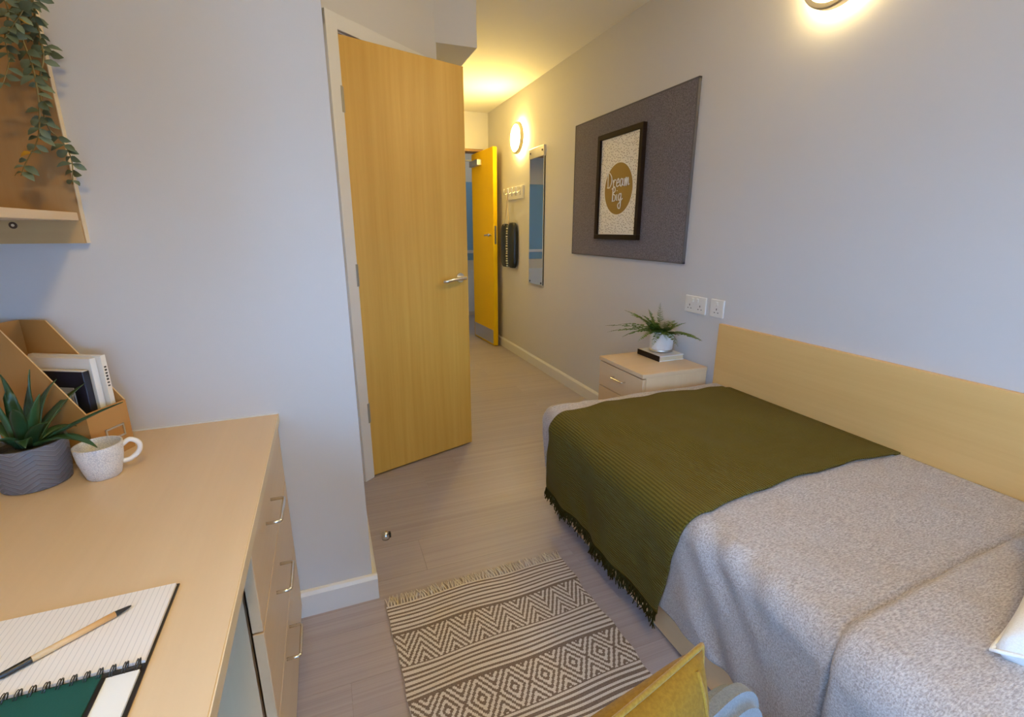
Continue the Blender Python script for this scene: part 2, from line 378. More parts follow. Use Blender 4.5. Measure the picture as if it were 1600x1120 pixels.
def spline(pts, n=8):
    """Catmull-Rom through the points"""
    P = [Vector(p) for p in pts]; P = [P[0] * 2 - P[1]] + P + [P[-1] * 2 - P[-2]]; out = []
    for i in range(1, len(P) - 2):
        for k in range(n):
            t = k / n; a, b, c, d = P[i - 1:i + 3]
            out.append(0.5 * ((2 * b) + (c - a) * t + (2 * a - 5 * b + 4 * c - d) * t * t + (3 * b - a - 3 * c + d) * t ** 3))
    out.append(P[-2]); return out
def copy_obj(o, parent=None):
    c = o.copy(); COL.objects.link(c); c.parent = parent; return c

# pixel of the photograph -> point (distance always comes from a surface in the room)
_yaw, _pit, _f = R(21.24), R(15.08), 745.0
_fw = Vector((math.sin(_yaw) * math.cos(_pit), math.cos(_yaw) * math.cos(_pit), -math.sin(_pit)))
_rt = Vector((math.cos(_yaw), -math.sin(_yaw), 0)); _up = _rt.cross(_fw)
def ray(px, py): return _fw + _rt * ((px - 800) / _f) - _up * ((py - 560) / _f)
def on_y(px, py, y): d = ray(px, py); return Vector((0, 0, CAM_H)) + d * (y / d.y)
def on_x(px, py, x): d = ray(px, py); return Vector((0, 0, CAM_H)) + d * (x / d.x)
def on_z(px, py, z): d = ray(px, py); return Vector((0, 0, CAM_H)) + d * ((z - CAM_H) / d.z)

def S(name, bm, m, label, parent=None):
    o = O(name, bm, m, parent)
    if parent is None: tag(o, label, None, None, 'structure')
    return o

# ------------------------------------------------------------------ the room shell
floor = S('floor', box((-1.0, YB - 0.3, -0.10), (3.2, 7.0, -0.004)), M['floor_gap'], 'grey-brown wood plank floor running through room and passage')
rng = random.Random(5)
PW, PL = 0.19, 1.25
plank_me = None
y = YB - 0.02; row = 0
while y < 6.9:
    x = -0.98 - rng.random() * PL
    while x < 2.9:
        x0, x1 = max(x, -0.98), min(x + PL, 2.9)
        if x1 - x0 > 0.05:
            if plank_me is None:
                b = box((-0.5, -0.5, -1), (0.5, 0.5, 0)); me = bpy.data.meshes.new('plank'); b.to_mesh(me); b.free(); me.materials.append(M['floor']); plank_me = me
            pl = bpy.data.objects.new('plank', plank_me); COL.objects.link(pl); pl.parent = floor
            pl.location = Vector(((x0 + x1) / 2, y + PW / 2, 0)) - floor.location
            pl.scale = (x1 - x0 - 0.0006, PW - 0.0006, 0.004)
        x += PL
    y += PW; row += 1

S('ceiling', box((-1.06, YB - 0.3, ZC), (1.9, 5.42, ZC + 0.1)), M['ceiling'], 'off-white painted ceiling over the room and passage')
S('wall_right', box((XR, YB - 0.3, 0), (XR + 0.12, 5.42, ZC)), M['wall'], 'long pale grey wall behind the bed')
# partition, its return and the start of the diagonal as one plastered wall
p_in = P0 - DN * 0.10
S('wall_partition', prism([(XL - 0.12, YP), (XP, YP), (P0.x, P0.y), (P0.x + DT.x * 0.045, P0.y + DT.y * 0.045), (p_in.x + DT.x * 0.045, p_in.y + DT.y * 0.045), (XP - 0.12, P0.y + .02), (XP - 0.12, YP + 0.11), (XL - 0.12, YP + 0.11)], 0, ZC), M['wall'], 'pale grey partition wall beside the desk ending at an outer corner')
OP0, OP1, DOORZ = 0.100, 0.735, 1.992
def dpt(s, n, z): v = P0 + DT * s + DN * n; return (v.x, v.y, z)
def dbox(s0, s1, n0, n1, z0, z1, bm=None, bev=0.0):
    mtx = Matrix(((DT.x, DN.x, 0, P0.x), (DT.y, DN.y, 0, P0.y), (0, 0, 1, 0), (0, 0, 0, 1)))
    return box((s0, n0, z0), (s1, n1, z1), bev, 2, bm, mtx)
b = dbox(0.045, 0.77, -0.10, 0.0, DOORZ + 0.03, ZC)
b = dbox(OP1 + 0.03, 0.77, -0.10, 0.0, 0, DOORZ + 0.03, b)
S('wall_diagonal', b, M['wall'], 'short diagonal wall around the open wooden door')
S('wall_hall', box((XH - 0.1, 2.742, 0), (XH, 5.20, ZC)), M['wall'], 'passage wall behind the open wooden door')
S('wall_inner', box((XL - 0.12, 5.0, 0), (XH - 0.1, 5.1, ZC)), M['wall'], 'back wall of the small room behind the wooden door')
S('wall_side', box((XL - 0.25, YP + 0.1, 0), (XL - 0.12, 5.1, ZC)), M['wall'], 'side wall of the small room behind the wooden door')
S('trim_1', box((0.56, 2.738, 2.15), (0.865, YE, ZC)), M['wall'], 'boxed-in duct under the passage ceiling')
# end wall with doorway
EX0, EX1, EZ = 0.86, 1.695, 2.045
b = box((XH - 0.1, YE, 0), (EX0, YE + 0.2, ZC)); b = box((EX1, YE, 0), (XR, YE + 0.2, ZC), bm=b); b = box((EX0, YE, EZ), (EX1, YE + 0.2, ZC), bm=b)
S('wall_end', b, M['wall'], 'end wall of the passage around the entrance doorway')
# corridor outside
S('wall_corridor', box((0.2, 6.75, 0), (3.2, 6.85, ZC)), M['cream'], 'cream corridor wall seen through the entrance doorway')
S('trim_2', box((0.25, 6.735, 0.80), (3.15, 6.751, 1.86)), M['blue_wall'], 'pale blue painted band on the corridor wall')
b = box((0.25, 6.72, 0.06), (3.15, 6.751, 0.66), 0.004); S('trim_3', b, M['gloss'], 'white panel low on the corridor wall')
S('trim_4', box((0.25, 6.70, 0.90), (3.15, 6.738, 0.94), 0.006), M['gloss'], 'white rail across the blue corridor band')
S('ceiling_corridor', box((0.2, 5.42, ZC), (3.2, 6.85, ZC + 0.1)), M['ceiling'], 'corridor ceiling outside the entrance doorway')
S('wall_corridor_side', box((3.1, 5.42, 0), (3.2, 6.85, ZC)), M['cream'], 'side wall closing the corridor')
S('wall_corridor_far', box((0.1, 5.42, 0), (0.2, 6.85, ZC)), M['cream'], 'opposite side wall closing the corridor')
S('wall_corridor_near', box((XR + 0.12, 5.32, 0), (3.2, 5.42, ZC)), M['cream'], 'near wall of the corridor beyond the entrance')
# window over the desk in the left wall, behind the viewpoint's left shoulder
WY0, WY1, WZ0, WZ1 = -1.25, 0.20, 0.80, 2.05
b = box((XL - 0.25, YB - 0.3, 0), (XL, WY0, ZC)); b = box((XL - 0.25, WY1, 0), (XL, YP + 0.1, ZC), bm=b)
b = box((XL - 0.25, WY0, 0), (XL, WY1, WZ0), bm=b); b = box((XL - 0.25, WY0, WZ1), (XL, WY1, ZC), bm=b)
S('wall_left', b, M['wall'], 'pale grey wall with the window above the desk')
BX_0, BX_1, BZ_0, BZ_1, BLOCK_Z = -0.30, 1.55, 0.20, 2.05, 1.28
b = box((XL - 0.25, YB - 0.25, 0), (BX_0, YB, ZC)); b = box((BX_1, YB - 0.25, 0), (XR + 0.12, YB, ZC), bm=b)
b = box((BX_0, YB - 0.25, 0), (BX_1, YB, BZ_0), bm=b); b = box((BX_0, YB - 0.25, BZ_1), (BX_1, YB, ZC), bm=b)
S('wall_back', b, M['wall'], 'pale grey wall with an added tall window opposite the passage')
BXM = (BX_0 + BX_1) / 2
win = empty('added_window', (BXM, YB - 0.1, BZ_0), 'unseen tall window added for low daylight, with an added half-lowered blind', kind='structure')  # unseen back window added to put blue sky light low on the partition
b = None
for x0, x1, z0, z1 in ((BX_0, BX_1, BZ_0, BZ_0 + .06), (BX_0, BX_1, BZ_1 - .06, BZ_1), (BX_0, BX_0 + .06, BZ_0, BZ_1), (BX_1 - .06, BX_1, BZ_0, BZ_1), (BXM - .03, BXM + .03, BZ_0, BZ_1)):
    b = box((x0, YB - 0.15, z0), (x1, YB - 0.09, z1), 0.004, 1, b)
O('window_frame', b, M['gloss'], win)
O('pane', box((BX_0 + .06, YB - 0.123, BZ_0 + .06), (BXM - .03, YB - 0.117, BZ_1 - .06)), M['glass'], win)
O('pane', box((BXM + .03, YB - 0.123, BZ_0 + .06), (BX_1 - .06, YB - 0.117, BZ_1 - .06)), M['glass'], win)
O('blocker_blind', box((BX_0 + .005, YB - 0.075, BLOCK_Z), (BX_1 - .005, YB - 0.072, BZ_1)), M['ceiling'], win)  # unseen blind added to keep sky light off the upper walls
O('blocker_bar', box((BX_0 + .005, YB - 0.080, BLOCK_Z - .02), (BX_1 - .005, YB - 0.067, BLOCK_Z), 0.004), M['gloss'], win)
WYM = (WY0 + WY1) / 2
win = empty('window_1', (XL - 0.1, WYM, WZ0), 'white framed double casement window above the desk', kind='structure')
b = None
for y0, y1, z0, z1 in ((WY0, WY1, WZ0, WZ0 + .06), (WY0, WY1, WZ1 - .06, WZ1), (WY0, WY0 + .06, WZ0, WZ1), (WY1 - .06, WY1, WZ0, WZ1), (WYM - .03, WYM + .03, WZ0, WZ1)):
    b = box((XL - 0.15, y0, z0), (XL - 0.09, y1, z1), 0.004, 1, b)
O('window_frame', b, M['gloss'], win)
O('pane', box((XL - 0.123, WY0 + .06, WZ0 + .06), (XL - 0.117, WYM - .03, WZ1 - .06)), M['glass'], win)
O('pane', box((XL - 0.123, WYM + .03, WZ0 + .06), (XL - 0.117, WY1 - .06, WZ1 - .06)), M['glass'], win)
O('window_sill', box((XL - 0.09, WY0 - .03, WZ0 - .03), (XL + 0.02, WY1 + .03, WZ0), 0.006), M['gloss'], win)
S('ground_outside', box((-40, -40, -3.2), (40, 30, -3.0)), M['concrete'], 'grey paved ground outside the window far below')
# skirting boards
def skirting(name, poly_a, poly_b, nrm, label, h=0.092):
    a, c, n = Vector(poly_a), Vector(poly_b), Vector(nrm)
    prof = [(0, 0), (0.016, 0), (0.016, h - 0.014), (0.010, h - 0.003), (0.004, h), (0, h)]
    bm = bmesh.new(); A = [bm.verts.new((a.x + n.x * u, a.y + n.y * u, v)) for u, v in prof]; B = [bm.verts.new((c.x + n.x * u, c.y + n.y * u, v)) for u, v in prof]
    bm.faces.new(A[::-1]); bm.faces.new(B)
    for i in range(len(prof)): bm.faces.new((A[i], A[(i + 1) % 6], B[(i + 1) % 6], B[i]))
    return S(name, bm, M['gloss'], label)
skirting('baseboard_right', (XR, YE, 0), (XR, 1.70, 0), (-1, 0, 0), 'white skirting board along the passage wall')
skirting('baseboard_partition', (-0.195, YP, 0), (XP + .016, YP, 0), (0, -1, 0), 'white skirting board on the partition beside the drawers')
skirting('baseboard_passage', (XP, YP, 0), (XP, 2.23, 0), (1, 0, 0), 'white skirting board round the partition corner')

# ------------------------------------------------------------------ wooden door on the diagonal wall
d1 = empty('door_1', (0.14, 2.306, 0), 'birch veneer door standing ajar with chrome lever handle', kind='structure')
fr = dbox(OP0 - .06, OP0, -0.01, 0.016, 0, DOORZ + .065, None, 0.003)
O('architrave', fr, M['gloss'], d1)
fr = dbox(OP1 - .003, OP1 + .055, -0.01, 0.016, 0, DOORZ + .065, None, 0.003)
O('architrave', fr, M['gloss'], d1)
fr = dbox(OP0 - .06, OP1 + .055, -0.011, 0.0155, DOORZ + .008, DOORZ + .065, None, 0.003)
O('architrave', fr, M['gloss'], d1)
fr = dbox(OP0 - .03, OP0, -0.10, -0.005, 0, DOORZ + .03); fr = dbox(OP1, OP1 + .03, -0.10, -0.005, 0, DOORZ + .03, fr); fr = dbox(OP0, OP1, -0.10, -0.005, DOORZ + .005, DOORZ + .03, fr)
O('door_lining', fr, M['gloss'], d1)
LD = Vector((0.722 - 0.140, 2.512 - 2.306, 0)); LW = LD.length; LD.normalize(); LN = Vector((LD.y, -LD.x, 0))
LM = Matrix(((LD.x, LN.x, 0, 0.140), (LD.y, LN.y, 0, 2.306), (0, 0, 1, 0), (0, 0, 0, 1)))
leaf = O('door_leaf', box((0, -0.040, 0.008), (LW, 0.0, 1.986), 0.0015, 1, None, LM), M['door'], d1)
leaf.data.materials.append(M['edge'])
def lever(side, par):
    g = 1 if side > 0 else -1; n0 = 0.0 if g > 0 else -0.040
    b = None
    c = LM @ Vector((LW - 0.055, n0, 0.975))
    ax = LN * g
    b = tube([c, c + ax * 0.004, c + ax * 0.009], [0.026, 0.026, 0.0245], 24)
    b = tube([c + ax * 0.006, c + ax * 0.048], 0.0095, 14, b)
    p0 = c + ax * 0.046
    b = tube(spline([p0 + LD * 0.008, p0 - LD * 0.02, p0 - LD * 0.07 + Vector((0, 0, -.004)), p0 - LD * 0.105 + Vector((0, 0, -.010)) - ax * 0.004, p0 - LD * 0.118 + Vector((0, 0, -.012)) - ax * 0.016], 5), 0.0095, 12, b)
    return auto_smooth(O('lever_handle', b, M['chrome'], par))
tag(lever(1, d1), 'satin chrome lever handle'); lever(-1, d1)
for hz in (1.745, 1.02, 0.35):
    b = tube([LM @ Vector((-0.006, 0.004, hz - .05)), LM @ Vector((-0.006, 0.004, hz + .05))], 0.006, 12)
    b = box((-0.006, -0.001, hz - .05), (0.006, 0.0012, hz + .05), 0, 1, b, LM)
    O('hinge', b, M['hinge'], d1)

# ------------------------------------------------------------------ yellow entrance door, folded back along the wall
d2 = empty('door_2', (1.612, 5.37, 0), 'yellow entrance door folded back against the passage wall', kind='structure')
YN = Vector((1.649, 4.765, 0)); YF = Vector((1.612, 5.37, 0)); YD = (YN - YF); YW = YD.length; YD.normalize(); YNn = Vector((-YD.y, YD.x, 0))
YM = Matrix(((YD.x, YNn.x, 0, YF.x), (YD.y, YNn.y, 0, YF.y), (0, 0, 1, 0), (0, 0, 0, 1)))   # local y>0 towards the wall
O('door_leaf', box((0, 0, 0.006), (YW, 0.044, 2.01), 0.002, 1, None, YM), M['yellow_door'], d2)
O('kick_plate', box((0.02, -0.002, 0.02), (YW - .03, 0.001, 0.17), 0, 1, None, YM), M['steel'], d2)
b = box((0.06, -0.05, 1.87), (0.30, 0.001, 1.93), 0.006, 2, None, YM)
O('door_closer', b, M['steel'], d2)
b = tube([YM @ Vector((0.12, -0.045, 1.935)), YM @ Vector((0.02, -0.16, 1.945)), YM @ Vector((-.02, -0.10, 1.99))], 0.008, 8)
O('closer_arm', b, M['steel'], d2)
b = tube([YM @ Vector((YW - .055, -0.001, 1.17)), YM @ Vector((YW - .055, -0.035, 1.17))], 0.018, 16); b = tube([YM @ Vector((YW - .055, -0.035, 1.17)), YM @ Vector((YW - .13, -0.045, 1.165))], 0.009, 10, b)
O('lever_handle', b, M['chrome'], d2)
O('lock_plate', box((YW - .001, 0.012, 1.08), (YW + .002, 0.032, 1.26), 0, 1, None, YM), M['steel'], d2)
b = box((EX0 - .05, YE - .014, 0), (EX0 + .01, YE + .001, EZ + .05), 0.003); O('architrave', b, M['gloss'], d2)
b = box((EX0, YE + .01, EZ - 0.022), (EX1, YE + .19, EZ + .001)); O('door_lining', b, M['shelf_wood'], d2)
b = box((EX0 - .001, YE + .01, 0), (EX0 + .02, YE + .19, EZ)); O('door_lining', b, M['gloss'], d2)
b = box((EX1 - .02, YE + .16, 0), (EX1 + .001, YE + .195, EZ)); O('door_lining', b, M['gloss'], d2)

# ------------------------------------------------------------------ wall lamps
def wall_lamp(yc, zc, label, xw=XR, g=1, mat='lamp_bright'):
    t = empty('wall_lamp', (xw, yc, zc), label, 'lamp', 'round wall lamps')
    def L_(prof):
        n = lathe(prof, (0, yc, zc), 48, axis='X')
        for v in n.verts: v.co.x = xw + v.co.x * g
        return n
    O('back_plate', L_([(0, 0), (0.095, 0), (0.095, 0.008), (0, 0.008)]), M['white_plastic'], t)
    auto_smooth(O('glow_ring', L_([(0.094, 0.006), (0.112, 0.007), (0.115, 0.012), (0.115, 0.026), (0.09, 0.028)]), M[mat], t))
    auto_smooth(O('metal_rim', L_([(0.112, 0.024), (0.128, 0.024), (0.131, 0.028), (0.131, 0.052), (0.126, 0.058), (0.112, 0.058), (0.110, 0.050), (0.110, 0.026), (0.112, 0.024)]), M['rim'], t))
    prof = [(0.111, 0.050)] + [(0.111 * math.cos(a), 0.052 + 0.024 * math.sin(a)) for a in [R(k * 10) for k in range(1, 9)]] + [(0, 0.076)]
    O('diffuser', L_(prof), M[mat], t, True)
    return t
wall_lamp(4.28, 2.01, 'round glowing wall lamp above the coat hooks in the passage', mat='lamp_bright')
wall_lamp(1.36, 2.085, 'round glowing wall lamp high over the foot of the bed', mat='lamp_soft')

# ceiling lamp outside in the corridor
def ceiling_lamp(x, y, label, mat, r=0.15):
    t = empty('ceiling_lamp', (x, y, ZC), label, 'lamp')
    O('base', lathe([(0, 0), (r, 0), (r, -0.02), (0, -0.02)], (x, y, ZC), 32), M['white_plastic'], t)
    O('diffuser', lathe([(r - .01, -0.019)] + [((r - .01) * math.cos(R(k)), -0.02 - 0.05 * math.sin(R(k))) for k in range(10, 90, 16)] + [(0, -0.07)], (x, y, ZC), 32), mat, t, True)
ceiling_lamp(1.9, 6.1, 'round ceiling lamp in the corridor beyond the entrance', emit('cool_lamp_diffuser', (0.85, 0.94, 1.0), 14.0))
ceiling_lamp(0.10, -0.25, 'unseen warm ceiling lamp added to light the partition and room', M['lamp_fill'])  # no fixture known here; added so warm light fades down the partition

# ------------------------------------------------------------------ mirror, hooks, bag on the passage wall
t = empty('wall_mirror', (XR, 3.895, 0.745), 'tall narrow frameless mirror on the passage wall', 'mirror')
O('mirror_glass', box((XR - 0.016, 3.752, 0.745), (XR - 0.010, 4.04, 1.878), 0.001, 1), M['mirror'], t)
O('backing', box((XR - 0.010, 3.757, 0.75), (XR, 4.035, 1.873)), M['black'], t)
O('clip_rail', box((XR - 0.020, 3.748, 1.80), (XR, 4.044, 1.882), 0.002, 1), M['steel'], t)
O('clip_rail', box((XR - 0.020, 3.748, 0.741), (XR, 4.044, 0.757), 0.002, 1), M['steel'], t)
for yy, zz in ((3.775, 1.845), (4.015, 1.845), (3.775, 0.775), (4.015, 0.775)):
    O('screw', lathe([(0, 0), (0.008, 0), (0.008, 0.003), (0.004, 0.006), (0, 0.006)], (XR - 0.0155 - (0.004 if zz > 1 else 0), yy, zz), 14, axis='X'), M['ink'], t, True)

t = empty('coat_rack', (XR, 4.40, 1.50), 'white wooden coat rack with four hooks under the passage lamp', 'coat rack')
O('backboard', box((XR - 0.020, 4.19, 1.498), (XR, 4.61, 1.612), 0.005), M['white_plastic'], t)
for k in range(4):
    yy = 4.245 + k * 0.103
    b = tube(spline([(XR - .019, yy, 1.575), (XR - .03, yy, 1.560), (XR - .055, yy, 1.548), (XR - .066, yy, 1.575), (XR - .062, yy, 1.598)], 5), 0.006, 8)
    b = box((XR - .024, yy - .014, 1.53), (XR - .018, yy + .014, 1.60), 0.003, 1, b)
    O('hook', b, M['steel'], t, True)

t = empty('hanging_bag', (XR - 0.06, 4.50, 0.86), 'black quilted bag with pale gold print hanging from the coat rack', 'bag')
def puffy(c, sx, sy, sz, e=0.35):
    n = bmesh.new(); bmesh.ops.create_uvsphere(n, u_segments=32, v_segments=24, radius=1.0)
    for v in n.verts:
        q = [math.copysign(abs(k) ** e, k) for k in v.co]
        l = max(1e-6, (abs(q[0]) ** 4 + abs(q[1]) ** 4 + abs(q[2]) ** 4) ** 0.25); w = [k / l for k in q]
        v.co = Vector((c[0] + w[0] * sx, c[1] + w[1] * sy, c[2] + w[2] * sz))
    return n
O('bag_body', puffy((XR - 0.034, 4.40, 1.075), 0.030, 0.085, 0.215), M['bag'], t, True)
O('bag_body', puffy((XR - 0.036, 4.58, 1.070), 0.032, 0.095, 0.21), M['bag'], t, True)
b = tube(spline([(XR - .060, 4.451, 1.57), (XR - .058, 4.47, 1.45), (XR - .065, 4.42, 1.27)], 6), 0.005, 6); b = tube(spline([(XR - .060, 4.451, 1.57), (XR - .056, 4.50, 1.45), (XR - .065, 4.55, 1.26)], 6), 0.005, 6, b)
O('strap', b, M['cord'], t, True)
rr = random.Random(4); b = None
for k in range(16):
    z = 1.235 - k * 0.0235 - rr.random() * .006; w = 0.006 + rr.random() * .014
    b = box((XR - 0.066, 4.487 - w, z - .007), (XR - 0.050, 4.487 + w, z + .007), 0.002, 1, b)
O('print', b, M['bag_mark'], t)

# ------------------------------------------------------------------ pinboard and framed print
t = empty('pinboard', (XR, 2.622, 1.05), 'large grey felt pinboard on the wall above the bedside cabinet', 'pinboard')
O('felt_panel', box((XR - 0.016, 2.026, 1.054), (XR - .001, 3.226, 1.917), 0.002, 1), M['board'], t)
b = None
for y0, y1, z0, z1 in ((2.022, 3.230, 1.050, 1.058), (2.022, 3.230, 1.913, 1.921), (2.022, 2.030, 1.05, 1.921), (3.222, 3.230, 1.05, 1.921)):
    b = box((XR - 0.0175, y0, z0), (XR - .001, y1, z1), 0, 1, b)
O('edge_trim', b, M['board_edge'], t)
FY0, FY1, FZ0, FZ1 = 2.402, 2.878, 1.163, 1.795; FX = XR - 0.016
t = empty('framed_print', (FX, 2.64, FZ0), 'framed lettered print with bronze circle hung on the grey pinboard', 'picture')
b = None; fw = 0.030
for y0, y1, z0, z1 in ((FY0, FY1, FZ0, FZ0 + fw), (FY0, FY1, FZ1 - fw, FZ1), (FY0, FY0 + fw, FZ0 + fw, FZ1 - fw), (FY1 - fw, FY1, FZ0 + fw, FZ1 - fw)):
    b = box((FX - 0.028, y0, z0), (FX, y1, z1), 0.002, 1, b)
O('frame', b, M['frame_black'], t)
paper = O('print', box((FX - 0.012, FY0 + fw - .002, FZ0 + fw - .002), (FX - 0.004, FY1 - fw + .002, FZ1 - fw + .002)), M['paper'], t)
PX = FX - 0.0122; CY, CZ, CR = 2.640, 1.463, 0.150
O('printed_disc', lathe([(0, 0), (CR, 0), (CR, 0.0006), (0, 0.0006)], (PX + .0002, CY, CZ), 56, axis='X'), M['gold'], paper)
rr = random.Random(11); b = bmesh.new(); placed = []
while len(placed) < 430:
    yy = rr.uniform(FY0 + fw + .006, FY1 - fw - .006); zz = rr.uniform(FZ0 + fw + .006, FZ1 - fw - .006)
    if (yy - CY) ** 2 + (zz - CZ) ** 2 < (CR + .008) ** 2: continue
    if any((yy - q[0]) ** 2 + (zz - q[1]) ** 2 < 0.011 ** 2 for q in placed): continue
    placed.append((yy, zz)); a = rr.random() * 3.14; ln, wd = 0.0046, 0.0016
    dy, dz = math.cos(a), math.sin(a)
    vs = [b.verts.new((PX - .0003, yy + dy * ln * i - dz * wd * j, zz + dz * ln * i + dy * wd * j)) for i, j in ((-1, -1), (1, -1), (1, 1), (-1, 1))]
    b.faces.new(vs)
o = O('printed_flecks', b, plain('bronze_flecks', (0.12, 0.075, 0.035), 0.5, var=0.2), paper); o['kind'] = 'stuff'
# brush lettering: letters as strokes in a unit box (x right, y up)
LET = {'D': [[(.25, 0), (.2, .5), (.22, 1)], [(-.1, .85), (.3, 1.05), (.8, .75), (.85, .35), (.55, .02), (.1, .02)]],
       'r': [[(0, .5), (.1, 0)], [(.08, .3), (.25, .5), (.45, .45)]],
       'e': [[(0, .25), (.4, .32), (.3, .55), (.05, .35), (.1, .02), (.5, .1)]],
       'a': [[(.45, .45), (.15, .5), (0, .2), (.2, 0), (.45, .3), (.45, .5), (.45, .1), (.6, .05)]],
       'm': [[(0, .5), (.05, 0), (.2, .5), (.3, .45), (.3, 0), (.5, .5), (.6, .4), (.62, .05), (.8, .1)]],
       'B': [[(.15, 1), (.12, 0)], [(-.05, .9), (.4, 1.05), (.55, .75), (.15, .55), (.6, .4), (.55, .05), (.05, 0)]],
       'i': [[(.05, .5), (.05, .08), (.2, .05)], [(.08, .72), (.09, .76)]],
       'g': [[(.45, .45), (.15, .5), (0, .2), (.2, 0), (.45, .3), (.45, .5), (.4, -.45), (.1, -.55), (-.05, -.3), (.3, -.1), (.75, .15)]]}
def letter_word(word, y_start, z, h, step, b):
    # lettering reads from far to near (towards -y) because the wall is seen from its left
    x = 0
    for ch in word:
        for st in LET[ch]:
            pts = [(PX - .0012, y_start - (x + p[0] * h * 0.75), z + p[1] * h) for p in st]
            b = tube(spline(pts, 5) if len(pts) > 2 else pts, 0.0030, 6, b)
        x += step[ch] * h
    return b
wd = {'D': .85, 'r': .42, 'e': .45, 'a': .55, 'm': .75, 'B': .62, 'i': .28, 'g': .6}
b = letter_word('Dream', CY + 0.128, CZ + 0.012, 0.086, wd, None)
b = letter_word('Big', CY + 0.062, CZ - 0.070, 0.080, wd, b)
O('lettering', b, M['paper'], paper)

# ------------------------------------------------------------------ sockets
def socket(y0, y1, z0, z1, label, gangs):
    t = empty('wall_socket', (XR, (y0 + y1) / 2, z0), label, 'socket', 'wall sockets')
    O('plate', box((XR - 0.010, y0, z0), (XR, y1, z1), 0.004, 2), M['white_plastic'], t)
    for g in range(gangs):
        yc = y0 + (g + .5) * (y1 - y0) / gangs
        b = None
        for dy, dz, w, h in ((0, -.004, .004, .009), (-.011, -.020, .007, .0035), (.011, -.020, .007, .0035)):
            b = box((XR - .0108, yc + dy - w / 2, (z0 + z1) / 2 + dz - h / 2), (XR - .0095, yc + dy + w / 2, (z0 + z1) / 2 + dz + h / 2), 0, 1, b)
        O('pin_hole', b, M['ink'], t)
        O('rocker', box((XR - .014, yc - .007 + (.02 if gangs == 2 and g == 0 else -.02 if gangs == 2 else 0), z1 - .030), (XR - .009, yc + .007 + (.02 if gangs == 2 and g == 0 else -.02 if gangs == 2 else 0), z1 - .010), 0.002, 1), M['white_plastic'], t)
socket(1.838, 1.984, 0.810, 0.896, 'white double wall socket behind the fern', 2)
socket(1.722, 1.806, 0.812, 0.898, 'white single wall socket beside the double one', 1)

# ------------------------------------------------------------------ headboard panel and bed
M['head'] = wood('lamplit_maple_laminate', (0.58, 0.335, 0.105), (0.68, 0.415, 0.15), 'Y', 0.4, contrast=0.4)  # same laminate as the desk, with warm lamp light put into the colour
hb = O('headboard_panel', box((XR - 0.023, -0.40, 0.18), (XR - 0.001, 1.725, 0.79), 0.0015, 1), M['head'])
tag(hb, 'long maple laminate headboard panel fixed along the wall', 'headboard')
bed = empty('bed', (1.30, 0.75, 0), 'single bed with maple laminate base under grey bedding', 'bed')
BX0, BX1, BY0, BY1 = 0.872, 1.720, -0.25, 1.70
M['base'] = wood('warm_maple_base', (0.68, 0.45, 0.235), (0.75, 0.52, 0.29), 'Y', 0.45, contrast=0.35)
O('base_panel', box((BX0, 1.449, 0.012), (BX0 + .018, BY1, 0.27), 0.0012, 1), M['base'], bed)
O('base_panel', box((BX0, BY0, 0.012), (BX0 + .018, 1.446, 0.27), 0.0012, 1), M['base'], bed)
O('base_panel', box((BX0 + .018, BY1 - .018, 0.0), (BX1, BY1, 0.27), 0.0012, 1), M['maple_x'], bed)
O('base_panel', box((BX0 + .018, BY0, 0.0), (BX1, BY0 + .018, 0.27), 0.0012, 1), M['maple_x'], bed)
O('plinth', box((BX0 + .010, BY0 + .02, -.0), (BX0 + .028, BY1 - .02, 0.05)), M['floor_gap'], bed)
O('slat_deck', box((BX0 + .018, BY0 + .018, 0.23), (BX1, BY1 - .018, 0.262)), M['maple_x'], bed)
O('mattress', box((BX0 + .035, BY0 + .02, 0.262), (BX1 - .005, BY1 - .06, 0.455), 0.04, 3), M['white_cloth'], bed, True)

# bedding surface: p = cloth length from the wall, y = cloth length along the bed; edges roll over and hang
DXW, DXE, DYF, DZ, DR = 1.7245, 0.862, 1.688, 0.502, 0.062
PT = DXW - DXE
def fold(p, yv, off=0.0, amp=1.0):
    dp, dq = max(0.0, p - PT), max(0.0, yv - DYF)
    r = max(dp, dq); th = math.atan2(dq, dp) if r > 0 else 0.0
    ph = min(r / DR, math.pi / 2)
    h = DR * math.sin(ph); v = DR * (1 - math.cos(ph)) + max(0.0, r - DR * math.pi / 2)
    x, yy, z = DXW - min(p, PT), min(yv, DYF), DZ
    h -= 0.028 * min(1.0, max(0.0, v - DR) / 0.30)
    n = Vector((-math.cos(th) * math.sin(ph), math.sin(th) * math.sin(ph), math.cos(ph)))
    pos = Vector((x - h * math.cos(th), yy + h * math.sin(th), z - v))
    hang = max(0.0, r - DR * 0.8)
    along = pos.y * math.cos(th) + pos.x * math.sin(th)
    k = min(1.0, hang / 0.25)
    wall_fade = min(1.0, max(0.0, (p - 0.02) / 0.12))
    w = amp * (0.010 * noise.noise(Vector((pos.x * 4.0, pos.y * 4.0, 1.3))) * wall_fade + 0.005 * noise.noise(Vector((pos.x * 11, pos.y * 11, pos.z * 11))) * wall_fade)
    w += amp * k * math.cos(th) * (0.006 * math.sin(along * 17.0 + 2.0 * noise.noise(Vector((along * 2, pos.z * 3, 5)))) + 0.003 * math.sin(along * 41.0 + 3 * noise.noise(Vector((along * 3, pos.z * 6, 2)))))
    if th > 1.0: w = min(w, 0.004)
    return pos + n * (off + w), n
HANG = DR * math.pi / 2 + 0.288
